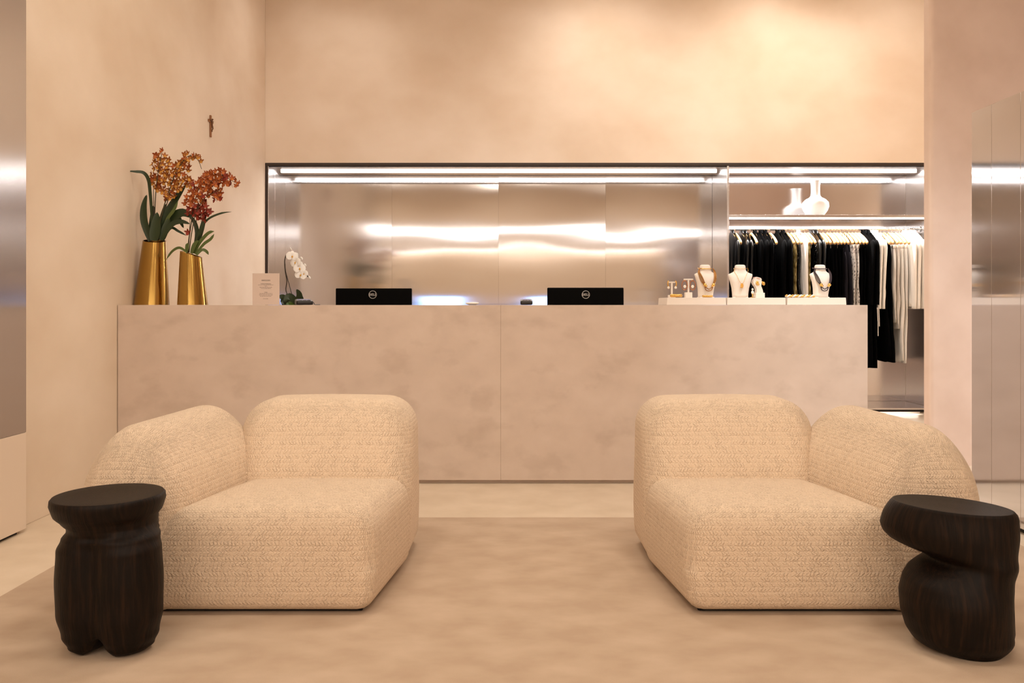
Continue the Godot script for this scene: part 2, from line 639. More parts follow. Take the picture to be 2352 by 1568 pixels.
	# rug
	var rug = block("rug", Vector3(-1.914, 0.0005, 6.0), Vector3(2.31, 0.013, -4.373), M.rug, self, 0.006)
	tag(rug, "large rose beige short pile rug under the armchairs", "rug")

# keeps edges sharper than the given angle
func flat_sides(b, degrees: float) -> ArrayMesh:
	var st = SurfaceTool.new()
	st.begin(Mesh.PRIMITIVE_TRIANGLES)
	var limit = cos(deg_to_rad(degrees))
	var faces = []
	var by_place = {}
	for k in range(0, b.idx.size(), 3):
		var a = b.v[b.idx[k]]
		var f = (b.v[b.idx[k + 2]] - a).cross(b.v[b.idx[k + 1]] - a)
		faces.append(f)
		for c in 3:
			var key = Vector3i((b.v[b.idx[k + c]] * 20000.0).round())
			if not by_place.has(key):
				by_place[key] = []
			by_place[key].append(k / 3)
	for k in range(0, b.idx.size(), 3):
		var own = faces[k / 3]
		var own_n = own.normalized()
		for c in 3:
			var i = b.idx[k + c]
			var n = Vector3.ZERO
			for f in by_place[Vector3i((b.v[i] * 20000.0).round())]:
				if faces[f].normalized().dot(own_n) > limit:
					n += faces[f]
			st.set_normal(n.normalized())
			st.set_uv(b.uv[i])
			st.add_vertex(b.v[i])
	return st.commit()

# ---------------------------------------------------------------- the steel niche
# a steel sheet, faintly uneven as rolled sheet is
func rolled_sheet(w: float, h: float, which: int) -> ArrayMesh:
	var nz = noise(0.9, 2, FastNoiseLite.TYPE_SIMPLEX_SMOOTH, 70 + which)
	var b = Builder.new()
	var rows = []
	for j in 41:
		var row = PackedVector3Array()
		for i in 25:
			var x = (i / 24.0 - 0.5) * w
			var y = (j / 40.0 - 0.5) * h
			row.append(Vector3(x, y, 0.0009 * nz.get_noise_2d(x * 0.6, y * 1.6)))
		rows.append(row)
	b.grid(rows, false)
	b.box(Vector3(0, 0, -0.011), Vector3(w, h, 0.018), 0.001)
	return b.commit(false)

func build_niche():
	var left = WALL_X + 0.026
	var right = 4.16
	var top = 2.467
	var div = 2.126
	var trim = block("trim_1", Vector3(WALL_X, 2.467, -NICHE_Z + 0.002), Vector3(4.2, 2.497, -NICHE_Z - 0.06), M.bronze, self, 0.002)
	trim.set_meta("kind", "structure")
	trim = block("trim_2", Vector3(WALL_X, 0.0, -NICHE_Z + 0.001), Vector3(left, 2.467, -NICHE_Z - 0.06), M.bronze, self, 0.002)
	trim.set_meta("kind", "structure")
	var n = thing("display_niche", "wide brushed stainless steel niche set into the back wall behind the counter", "shelving", Vector3(0, 0, -NICHE_Z))
	var d = NICHE_BACK - NICHE_Z
	var p = func(called, lo, hi, m, r = 0.002): return block(called, lo, hi, m, n, r)
	# back panels with thin joints
	var xs = [-2.411, -1.27, -0.1427, 0.9894, div - 0.012]
	for i in 4:
		part("back_panel", rolled_sheet(xs[i + 1] - xs[i] - 0.001, top - 0.09, i), M.steel, n, Vector3((xs[i] + xs[i + 1]) / 2, (top + 0.082) / 2, -d))
	var xr = [div + 0.012, 3.16, right]
	for i in 2:
		part("back_panel", rolled_sheet(xr[i + 1] - xr[i] - 0.001, top - 0.09, 5 + i), M.steel, n, Vector3((xr[i] + xr[i + 1]) / 2, (top + 0.082) / 2, -d))
	# backing seen as dark lines in the joints
	p.call("backing", Vector3(left, 0.06, -d - 0.022), Vector3(right, top, -d - 0.04), M.steel_flat)
	p.call("soffit_panel", Vector3(left, top, 0), Vector3(div, top + 0.028, -d - 0.02), M.steel_flat)
	p.call("soffit_panel", Vector3(div, top, 0), Vector3(right + 0.03, top + 0.028, -d - 0.02), M.steel_flat)
	p.call("side_panel", Vector3(left, 0.085, 0), Vector3(left + 0.008, top, -d * 0.36), M.steel_flat)
	p.call("side_panel", Vector3(left, 0.085, -d * 0.365), Vector3(left + 0.008, top, -d), M.steel_flat)
	p.call("side_panel", Vector3(right, 0.085, 0), Vector3(right + 0.02, top, -d), M.steel_flat)
	p.call("divider", Vector3(div - 0.010, 0.085, 0.004), Vector3(div + 0.010, top, -d), M.steel_flat)
	p.call("shelf", Vector3(div + 0.012, 1.966, -0.02), Vector3(right, 1.989, -d + 0.003), M.steel_flat)
	p.call("bottom_panel", Vector3(left, 0.068, 0.0), Vector3(right, 0.085, -d), M.steel_flat)
	p.call("plinth", Vector3(left, 0.0, -0.3), Vector3(right, 0.068, -0.34), M.offwhite)
	p.call("plinth_lip", Vector3(left, 0.046, -0.012), Vector3(right, 0.068, -0.04), M.black)
	# lit strips
	var l = block("led_strip", Vector3(-2.36, 2.450, -8.705), Vector3(2.09, 2.465, -8.735), M.strip, self, 0.003)
	tag(l, "long white light strip under the niche soffit above the monitors", "light")
	l = block("led_strip", Vector3(2.15, 2.450, -8.705), Vector3(4.13, 2.465, -8.735), M.strip, self, 0.003)
	tag(l, "white light strip under the niche soffit above the white vase", "light")
	l = block("led_strip", Vector3(2.15, 1.958, -8.515), Vector3(4.13, 1.9655, -8.545), M.strip, self, 0.002)
	tag(l, "white light strip under the steel shelf above the clothes", "light")
	# hanging rail
	var rail = thing("clothes_rail", "chrome clothes rail under the steel shelf", "rail", Vector3(0, 1.872, -8.70))
	var b = Builder.new()
	b.tube([Vector3(div + 0.0125, 0, 0), Vector3(3.0, 0, 0), Vector3(right - 0.001, 0, 0)], 0.0125, 12)
	part("bar", b.commit(), M.chrome, rail)
	for x in [div + 0.016, right - 0.006]:
		b = Builder.new()
		b.lathe([Vector2(0.026, -0.004), Vector2(0.026, 0.004)], 16)
		b.move(Transform3D(Basis(Vector3(0, 0, 1), PI / 2), Vector3(x, 0, 0)))
		part("end_flange", b.commit(false), M.chrome, rail)
	# the white vase on the shelf
	b = Builder.new()
	b.lathe([Vector2(0.06, 0.0), Vector2(0.078, 0.012), Vector2(0.118, 0.07), Vector2(0.134, 0.115), Vector2(0.128, 0.155), Vector2(0.10, 0.185), Vector2(0.062, 0.205), Vector2(0.047, 0.225), Vector2(0.0435, 0.27), Vector2(0.0445, 0.33), Vector2(0.049, 0.365), Vector2(0.054, 0.378), Vector2(0.048, 0.378), Vector2(0.04, 0.36), Vector2(0.038, 0.28)], 40)
	tag(part("vase", b.commit(), M.white, self, Vector3((1873.0 - 1176.0) * 8.72 / FOCAL, 1.9895, -8.72)), "white ceramic bottle vase on the steel shelf over the clothes", "vase")

# ---------------------------------------------------------------- counter
func build_counter():
	var o = thing("service_counter", "long rose beige stone counter with two slab front", "counter", Vector3(0, 0, -COUNTER_Z))
	var seam = (1150.0 - 1176.0) * COUNTER_Z / FOCAL
	var xl = WALL_X + 0.004
	var xr = (1993.0 - 1176.0) * COUNTER_Z / FOCAL
	block("front_slab", Vector3(xl, 0.022, 0), Vector3(seam - 0.0003, EYE - 0.001, -0.025), M.stone, o, 0.0015)
	block("front_slab", Vector3(seam + 0.0003, 0.022, 0), Vector3(xr, EYE - 0.001, -0.025), M.stone, o, 0.0015)
	block("top_slab", Vector3(xl, EYE - 0.026, -0.0255), Vector3(xr, EYE - 0.001, -0.42), M.stone, o, 0.0015)
	block("end_panel", Vector3(xr - 0.025, 0.022, -0.0255), Vector3(xr, EYE - 0.0265, -0.42), M.stone, o, 0.0015)
	block("back_panel", Vector3(xl, 0.022, -0.40), Vector3(xr - 0.026, EYE - 0.0265, -0.42), M.cream, o, 0.0015)
	block("plinth", Vector3(xl, 0.0, -0.03), Vector3(xr - 0.03, 0.021, -0.40), M.stone, o, 0.001)
	# the lower work desk on the staff side
	var d = thing("work_desk", "cream work desk behind the stone counter", "desk", Vector3(0, 0, -COUNTER_Z - 0.425))
	block("desk_top", Vector3(xl + 0.01, 0.72, 0), Vector3(xr - 0.03, 0.75, -0.7), M.cream, d)
	for x in [xl + 0.03, seam, xr - 0.06]:
		block("leg_panel", Vector3(x - 0.015, 0.0, -0.02), Vector3(x + 0.015, 0.7195, -0.68), M.cream, d)

# ---------------------------------------------------------------- cabinets at the sides
func build_cabinets():
	var o = thing("wall_cabinet", "tall cabinet at the left edge with steel upper panel and cream lower door", "cabinet", Vector3(WALL_X + 0.001, 0, 0))
	block("carcass", Vector3(0, 0.02, -3.4), Vector3(0.045, 4.2, -4.14), M.cream, o, 0.002)
	block("steel_panel", Vector3(0.046, 0.483, -3.4), Vector3(0.07, 4.2, -4.145), M.steel_flat, o, 0.002)
	block("door", Vector3(0.046, 0.016, -3.4), Vector3(0.07, 0.4815, -4.145), M.cream, o, 0.002)
	block("plinth", Vector3(0, 0.0, -3.4), Vector3(0.05, 0.0195, -4.1), M.black, o, 0.001)
	o = thing("steel_wardrobe", "tall brushed steel wardrobe at the right edge behind the carved stool", "wardrobe", Vector3(2.44, 0, 0))
	block("carcass", Vector3(0.021, 0.03, -3.4), Vector3(1.15, 2.12, -4.52), M.steel_flat, o, 0.002)
	var zs = [4.53, 4.343, 4.0945, 3.4]
	for i in zs.size() - 1:
		block("door", Vector3(0, 0.028, -zs[i] + 0.0004), Vector3(0.02, 2.12, -zs[i + 1] - 0.0004), M.steel, o, 0.0015)
	block("plinth", Vector3(0.03, 0.0, -3.4), Vector3(1.15, 0.0295, -4.5), M.black, o, 0.001)

# ---------------------------------------------------------------- armchairs
func cushion(h: Vector3, radius: Callable, n: Array, shape: Callable, stretch = Vector3.ONE) -> ArrayMesh:
	var b = Builder.new()
	b.soft_box(h, radius, [even(n[0]), even(n[1]), even(n[2])], shape, stretch)
	return b.commit()

func build_armchairs():
	armchair(Vector3(-0.93, 0.013, -3.45), 1.0, "cream boucle armchair left of the gap, its armrest behind the lobed stool")
	armchair(Vector3(1.06, 0.013, -3.45), -1.0, "cream boucle armchair in front of the counter's right end, armrest on its right")

# side = 1: the armrest is on the viewer's left; local z points to the viewer
func armchair(where: Vector3, side: float, label: String):
	var o = thing("armchair", label, "armchair", where, 0.0, "boucle armchairs")
	var flip = func(p: Vector3): return Vector3(p.x * side, p.y, p.z)
	var wound = func(m: ArrayMesh): return m if side > 0 else turned(m)
	var z0 = 3.45
	# seat
	var shape = func(q: Vector3):
		var s = q.x / 0.40 * 0.5 + 0.5
		var t = q.z / 0.43 * 0.5 + 0.5
		var x = lerpf(lerpf(-1.095, -1.222, t), lerpf(-0.43, -0.497, t), s) + 0.93
		var y = (q.y + 0.175) * 1.03 + 0.012
		var up = clampf(q.y / 0.175, -1.0, 1.0)
		var c = (1.0 - pow(q.x / 0.40, 2.0)) * (1.0 - pow(q.z / 0.43, 2.0))
		y += 0.016 * c * maxf(up, 0.0)
		x += (s - 0.5) * 0.03 * (1.0 - up * up)
		x -= 0.06 * (1.0 - s) * (1.0 - smoothstep(-0.1, 0.8, up))   # under the armrest the seat runs on
		var z = z0 - lerpf(3.565, 2.985, t) + 0.012 * (1.0 - up * up) * (1.0 if t > 0.5 else 0.0) * (t - 0.5) * 2.0
		return flip.call(Vector3(x, y, z))
	part("seat", wound.call(cushion(Vector3(0.40, 0.175, 0.43), func(p): return 0.08 if p.y > -0.2 else 0.05, [30, 16, 30], shape)), M.weave, o)
	# backrest: a loaf that leans away a little
	shape = func(q: Vector3):
		var up = (q.y + 0.335) / 0.67
		var x = q.x * (1.0 + 0.03 * sin(PI * up)) + (-0.79 + 0.93)
		var y = (q.y + 0.335) * 0.985 + 0.016 + 0.010 * (1.0 - pow(q.x / 0.36, 2.0)) * up
		var lean = 0.10 * smoothstep(0.45, 1.0, up)
		var z = q.z + z0 - 3.72 - lean * (0.5 + 0.5 * q.z / 0.22)
		z += 0.02 * sin(PI * up) * (1.0 - pow(q.x / 0.36, 2.0)) * clampf(q.z / 0.12, -1.0, 1.0)
		return flip.call(Vector3(x, y, z))
	part("backrest", wound.call(cushion(Vector3(0.36, 0.335, 0.22), func(p): return lerpf(0.06, 0.125, smoothstep(-0.6, 0.3, p.y)), [30, 30, 18], shape)), M.weave, o)
	# armrest: a rounded loaf, splayed towards the front, narrower at its crown
	shape = func(q: Vector3):
		var t = q.z / 0.43 * 0.5 + 0.5
		var up = (q.y + 0.33) / 0.66
		var x = q.x * lerpf(1.02, 0.80, t) * (1.0 - 0.30 * smoothstep(0.5, 1.0, up)) + lerpf(-1.285, -1.375, t) + 0.93
		x += 0.02 * sin(PI * up) * clampf(q.x / 0.12, -1.0, 1.0)
		var y = (q.y + 0.33) * 0.985 + 0.014 - 0.012 * t
		var z = z0 - lerpf(3.74, 2.99, t) + 0.05 * sin(PI * up * 0.8) * (t - 0.5)
		return flip.call(Vector3(x, y, z))
	part("armrest", wound.call(cushion(Vector3(0.215, 0.33, 0.43), func(p): return lerpf(0.06, 0.205, smoothstep(-0.7, 0.2, p.y)), [22, 32, 36], shape, Vector3(1, 1, 1.3))), M.weave, o)
	# recessed black base
	var b = Builder.new()
	b.box(Vector3(-0.03 * side, 0.012, 0.03), Vector3(0.86, 0.024, 0.78), 0.006)
	part("base", b.commit(), M.black, o)

# the same mesh with its faces turned round (for mirrored shapes)
func turned(m: ArrayMesh) -> ArrayMesh:
	var a = m.surface_get_arrays(0)
	var idx = a[Mesh.ARRAY_INDEX]
	for k in range(0, idx.size(), 3):
		var t = idx[k + 1]
		idx[k + 1] = idx[k + 2]
		idx[k + 2] = t
	a[Mesh.ARRAY_INDEX] = idx
	var n = a[Mesh.ARRAY_NORMAL]
	for i in n.size():
		n[i] = -n[i]
	a[Mesh.ARRAY_NORMAL] = n
	var out = ArrayMesh.new()
	out.add_surface_from_arrays(Mesh.PRIMITIVE_TRIANGLES, a)
	return out

# ---------------------------------------------------------------- carved stools
func build_stools():
	var b = Builder.new()
	# lobed stool: three thick legs grown together under a flared top
	var lobes = [deg_to_rad(38.0), deg_to_rad(156.0), deg_to_rad(272.0)]
	var body = [Vector2(0.0, 0.70), Vector2(0.012, 0.80), Vector2(0.05, 0.90), Vector2(0.12, 0.985), Vector2(0.22, 1.0), Vector2(0.315, 0.97), Vector2(0.35, 0.90), Vector2(0.376, 0.80), Vector2(0.386, 0.785), Vector2(0.40, 0.83), Vector2(0.43, 0.945), Vector2(0.458, 0.995), Vector2(0.472, 0.985), Vector2(0.478, 0.955)]
	var lob = [Vector2(0.0, 1.0), Vector2(0.32, 1.0), Vector2(0.362, 0.55), Vector2(0.386, 0.0)]
	var rings = []
	var hs = []
	for i in 70:
		hs.append(0.40 * i / 69.0)
	for h in [0.406, 0.415, 0.4225, 0.43, 0.445, 0.457, 0.466, 0.472, 0.476, 0.478]:
		hs.append(h)
	for h in hs:
		var ring = PackedVector3Array()
		var s = lerp_table(body, h)
		var w = lerp_table(lob, h)
		for k in 96:
			var a = TAU * k / 96
			var sum = 0.0
			var best = 0.0
			for l in lobes:
				var dd = wrapf(a - l, -PI, PI)
				var r = 0.072 * cos(dd) + sqrt(maxf(0.105 * 0.105 - pow(0.072 * sin(dd), 2.0), 0.0))
				sum += exp(r / 0.009)
			best = 0.009 * log(sum)
			var low = clampf(1.0 - h / 0.10, 0.0, 1.0)
			best -= low * low * clampf((0.145 - best) * 1.2, 0.0, 0.04)
			var rr = lerpf(0.172, best, w) * s
			var lift = clampf((0.16 - best) / 0.05, 0.0, 1.0) * w * 0.05 * clampf(1.0 - h / 0.07, 0.0, 1.0)
			ring.append(Vector3(cos(a) * rr + 0.022 * (1.0 - smoothstep(0.36, 0.42, h)), h + lift, sin(a) * rr))
		rings.append(ring)
	for f in [0.7, 0.35]:
		var ring = PackedVector3Array()
		for k in 96:
			var a = TAU * k / 96
			ring.append(Vector3(cos(a) * 0.166 * f, 0.478 - 0.006 * (1.0 - f), sin(a) * 0.166 * f))
		rings.append(ring)
	for r in rings:
		r.reverse()
	b.loft(rings)
	var o = part("carved_stool", b.commit(), M.walnut, self, Vector3(-1.285, 0.0175, -2.73))
	o.rotation = Vector3(0.0, 0.0, 0.012)
	tag(o, "dark wooden stool with three lobed legs and flared top, left armrest behind it", "stool")
	# the hooked stool: a bulb, a notched waist and an overhanging top
	var prof = [[0.0, 2135, 2292], [0.006, 2118, 2304], [0.02, 2103, 2314], [0.05, 2089, 2320], [0.10, 2078, 2320], [0.16, 2075, 2318], [0.21, 2083, 2319], [0.238, 2096, 2321], [0.253, 2113, 2322], [0.266, 2130, 2322], [0.276, 2137, 2322], [0.287, 2126, 2323], [0.302, 2085, 2324], [0.32, 2050, 2326], [0.343, 2033, 2329], [0.366, 2027, 2331], [0.40, 2033, 2331], [0.425, 2043, 2330], [0.44, 2051, 2326], [0.446, 2056, 2320]]
	var zc = 2.72
	var cx = (2200.0 - 1176.0) * zc / FOCAL
	var depth = [Vector2(0.0, 0.125), Vector2(0.05, 0.16), Vector2(0.15, 0.17), Vector2(0.275, 0.145), Vector2(0.36, 0.15), Vector2(0.446, 0.14)]
	var shear = [Vector2(0.0, 0.0), Vector2(0.20, 0.05), Vector2(0.32, 0.38), Vector2(0.446, 0.38)]
	rings = []
	for i in 52:
		var h = 0.446 * i / 51.0
		var k = 0
		while k < prof.size() - 2 and prof[k + 1][0] < h:
			k += 1
		var f = clampf((h - prof[k][0]) / (prof[k + 1][0] - prof[k][0]), 0.0, 1.0)
		var dz = lerp_table(depth, h)
		var sh = lerp_table(shear, h)
		# the ends stand nearer or farther than the middle, so their width is taken at their own distance
		var xl = -0.2
		var xr = 0.17
		for pass_ in 3:
			xl = (lerpf(prof[k][1], prof[k + 1][1], f) - 1176.0) * (zc - sh * xl) / FOCAL - cx
			xr = (lerpf(prof[k][2], prof[k + 1][2], f) - 1176.0) * (zc - sh * xr) / FOCAL - cx
		var ring = PackedVector3Array()
		for q in 80:
			var a = TAU * q / 80
			var x = (xl + xr) / 2 + (xr - xl) / 2 * cos(a)
			var z = dz * sin(a)
			var dent = 0.17 * exp(-pow(wrapf(a - 0.55, -PI, PI) / 0.20, 2.0)) * clampf(1.0 - absf(h - 0.13) / 0.14, 0.0, 1.0)
			ring.append(Vector3(x * (1.0 - dent), h, z * (1.0 - dent) + sh * x))
		rings.append(ring)
	var last = rings[rings.size() - 1]
	for f in [0.97, 0.6, 0.25]:
		var ring = PackedVector3Array()
		var mid = Vector3.ZERO
		for p in last:
			mid += p / last.size()
		for p in last:
			ring.append(mid.lerp(p, f) + Vector3(0, 0.001 if f > 0.9 else -0.002, 0))
		rings.append(ring)
	for r in rings:
		r.reverse()
	b = Builder.new()
	b.loft(rings)
	o = part("carved_stool", b.commit(), M.walnut, self, Vector3(cx, 0.0155, -zc))
	tag(o, "dark wooden hook shaped stool with overhanging top, before the right armchair", "stool")

# ---------------------------------------------------------------- things on the counter
func text_mesh(words: String, height: float, bold = false, depth = 0.0004) -> TextMesh:
	var f = SystemFont.new()
	f.font_names = PackedStringArray(["Droid Sans"])
	f.font_weight = 700 if bold else 400
	var t = TextMesh.new()
	t.text = words
	t.font = f
	t.font_size = 48
	t.pixel_size = height / 34.0
	t.depth = depth
	t.curve_step = 2.0
	return t

func build_counter_things():
	var ink = mat("grey print", Color(0.33, 0.28, 0.26), 0.7)
	# monitors, seen from behind, on the work desk
	monitor(772, 946, 662, 857, "black monitor on the desk near the brass vases, seen from behind")
	monitor(1257, 1432, 660.5, 1345, "black monitor on the desk near the jewellery trays, seen from behind")
	# acrylic notice
	var z = 5.42
	var c = at(611, 701, z)
	var o = thing("notice_card", "small beige printed notice standing on the counter left of the white orchid", "sign", Vector3(c.x, EYE, -z), 0.05)
	var w = 61.0 * z / FOCAL
	var h = 72.5 * z / FOCAL
	var lean = Node3D.new()
	var beige = mat("beige card", Color(0.84, 0.76, 0.71), 0.55)
	var k = part("card", box_mesh(Vector3(w, h, 0.004), 0.001), beige, o, Vector3(0, h / 2, 0))
	lean.free()
	part("header_lettering", text_mesh("AMISSIMA", 0.0085), ink, k, Vector3(0, h * 0.277, 0.0023))
	var wide = mat("fine print", Color(0.50, 0.43, 0.40), 0.7)
	part("title_lettering", text_mesh("Formas de Pagamento:", 0.0042, true), ink, k, Vector3(0, h * 0.172, 0.0022))
	part("title_lettering", text_mesh("Trocas:", 0.0042, true), ink, k, Vector3(0, h * -0.098, 0.0022))
	# lines too small to read: strokes the length of their words
	rng.seed = 17
	for row in [[0.132, 0.58], [0.098, 0.08], [0.06, 0.47], [0.022, 0.38], [-0.14, 0.48], [-0.183, 0.51], [-0.224, 0.44], [-0.305, 0.2]]:
		var b = Builder.new()
		var x = -row[1] * w / 2
		while x < row[1] * w / 2:
			var l = minf(rng.randf_range(0.005, 0.016), row[1] * w / 2 - x)
			if l > 0.002:
				b.box(Vector3(x + l / 2, 0, 0), Vector3(l, 0.0023, 0.0004), 0.0001)
			x += l + 0.0022
		part("print_line", b.commit(), wide, k, Vector3(0, row[0] * h, 0.0022))
	part("foot", box_mesh(Vector3(w, 0.004, 0.05), 0.001), beige, o, Vector3(0, 0.002, -0.027))
	# card terminals
	terminal(698, 5.60, 0.35, "black card terminal with cable beside the white orchid")
	terminal(1209, 5.60, 0.0, "black card terminal between the two monitors")
	# small white dish
	var b = Builder.new()
	b.lathe([Vector2(0.02, 0.0), Vector2(0.036, 0.004), Vector2(0.046, 0.010), Vector2(0.04, 0.015), Vector2(0.02, 0.0185), Vector2(0.004, 0.019)], 24)
	c = at(1085, 700, 5.58)
	tag(part("dish", b.commit(), M.white, self, Vector3(c.x, EYE, c.z)), "small white domed dish on the counter between the monitors", "dish")
	crucifix()

func monitor(x0: float, x1: float, ytop: float, xlogo: float, label: String):
	var z = 6.08
	var a = at(x0, ytop, z)
	var e = at(x1, ytop, z)
	var w = e.x - a.x
	var h = 0.325
	var o = thing("monitor", label, "monitor", Vector3((a.x + e.x) / 2, 0.7505, -z), 0.0, "monitors behind the counter")
	var top = a.y - 0.7505
	var black = mat("black plastic", Color(0.02, 0.019, 0.019), 0.6)
	black.metallic_specular = 0.15
	var s = part("housing", box_mesh(Vector3(w, h, 0.035), 0.006), black, o, Vector3(0, top - h / 2, 0))
	var screen = mat("lit screen", Color(0.02, 0.02, 0.02), 0.3)
	screen.emission_enabled = true
	screen.emission = Color(0.62, 0.76, 1.0)
	screen.emission_energy_multiplier = 1.6
	part("screen", box_mesh(Vector3(w - 0.02, h - 0.025, 0.003), 0.001), screen, s, Vector3(0, 0.002, -0.0185))
	area(Vector2(w - 0.02, h - 0.03), Vector3((a.x + e.x) / 2, 0.7505 + top - h / 2, -z - 0.024), Color(0.62, 0.76, 1.0), 0.4, Vector3(0, 0, 0))
	var silver = mat("silver print", Color(0.72, 0.71, 0.70), 0.35, 0.6)
	var ring = Builder.new()
	var r = 8.6 * z / FOCAL
	ring.ring_tube(Vector3.ZERO, Vector3(r, 0, 0), Vector3(0, r, 0), 0.0021, 6, 36)
	var lx = at(xlogo, 676.5, z)
	var m = part("maker_logo", ring.commit(), silver, s, Vector3(lx.x - o.position.x, lx.y - (o.position.y + top - h / 2), 0.018))
	part("logo_lettering", text_mesh("DELL", 0.0165, true, 0.001), silver, m, Vector3(0, 0, 0.0005))
	part("stand", box_mesh(Vector3(0.09, 0.24, 0.03), 0.005), black, o, Vector3(0, 0.125, 0.035))
	part("foot", box_mesh(Vector3(0.24, 0.012, 0.18), 0.004), black, o, Vector3(0, 0.006, 0.02))

func terminal(x: float, z: float, turn: float, label: String):
	var c = at(x, 700, z)
	var wide = 38.0 if turn > 0.1 else 28.0
	var w = wide * z / FOCAL
	var o = thing("card_terminal", label, "terminal", Vector3(c.x, EYE, c.z), turn, "card terminals")
	var dark = mat("dark plastic", Color(0.06, 0.055, 0.065), 0.3)
	var b = Builder.new()
	# a wedge that rises away from the customer
	b.soft_box(Vector3(w / 2, 0.014, 0.06), func(_p): return 0.008, [even(8), even(6), even(8)], func(q): return Vector3(q.x, (q.y + 0.014) * (1.0 - 0.35 * (q.z / 0.06 * 0.5 + 0.5)) * 1.45, q.z))
	part("body", b.commit(), dark, o)
	var glow = mat("terminal screen", Color(0.35, 0.36, 0.62), 0.15)
	var s = part("screen", box_mesh(Vector3(w * 0.72, 0.0015, 0.05), 0.0005), glow, o, Vector3(0, 0.0355, -0.018))
	s.rotation.x = 0.13
	var keys = mat("keypad", Color(0.2, 0.19, 0.2), 0.5)
	for i in 3:
		for j in 2:
			var q = part("key", box_mesh(Vector3(w * 0.2, 0.003, 0.009), 0.001), keys, o, Vector3((i - 1) * w * 0.25, 0.029, 0.026 + j * 0.014))
			q.rotation.x = 0.13
	if turn > 0.1:
		b = Builder.new()
		b.tube(smooth_path([Vector3(w / 2 - 0.004, 0.022, -0.03), Vector3(w / 2 + 0.012, 0.016, -0.034), Vector3(w / 2 + 0.022, 0.0025, -0.04), Vector3(w / 2 + 0.06, 0.0025, -0.08)]), 0.0022, 6)
		part("cable", b.commit(), dark, o)

func crucifix():
	# on the left wall; local x runs along the wall towards the lens
	var z = WALL_X * FOCAL / (482.0 - 1176.0)
	var y0 = EYE - (315.0 - 700.0) * z / FOCAL
	var o = thing("crucifix", "small brown wooden crucifix hanging on the left wall above the flowers", "crucifix", Vector3(WALL_X + 0.001, y0, -z), PI / 2)
	var wood = mat("brown wood", Color(0.58, 0.39, 0.24), 0.6)
	part("upright", box_mesh(Vector3(0.022, 0.176, 0.012), 0.002), wood, o, Vector3(0, 0.088, 0.006))
	part("crossbar", box_mesh(Vector3(0.098, 0.02, 0.0115), 0.002), wood, o, Vector3(0, 0.128, 0.006))
	var b = Builder.new()
	# the figure: head, trunk, bent legs and two raised arms in one piece
	b.ball(Vector3(0.002, 0.142, 0.02), Vector3(0.006, 0.008, 0.007), 10, 6)
	b.tube([Vector3(0.001, 0.134, 0.017), Vector3(0, 0.118, 0.018), Vector3(0, 0.098, 0.017), Vector3(0.002, 0.085, 0.019), Vector3(0.003, 0.07, 0.023), Vector3(0, 0.055, 0.017), Vector3(0, 0.042, 0.018)], [0.005, 0.0085, 0.0068, 0.0075, 0.0055, 0.004, 0.0025], 8)
	for s in [-1.0, 1.0]:
		b.tube([Vector3(0.006 * s, 0.124, 0.017), Vector3(0.024 * s, 0.131, 0.0165), Vector3(0.042 * s, 0.134, 0.015)], [0.0045, 0.0032, 0.0026], 6)
	part("figure", b.commit(), mat("dark bronze", Color(0.42, 0.27, 0.15), 0.5, 0.2), o)

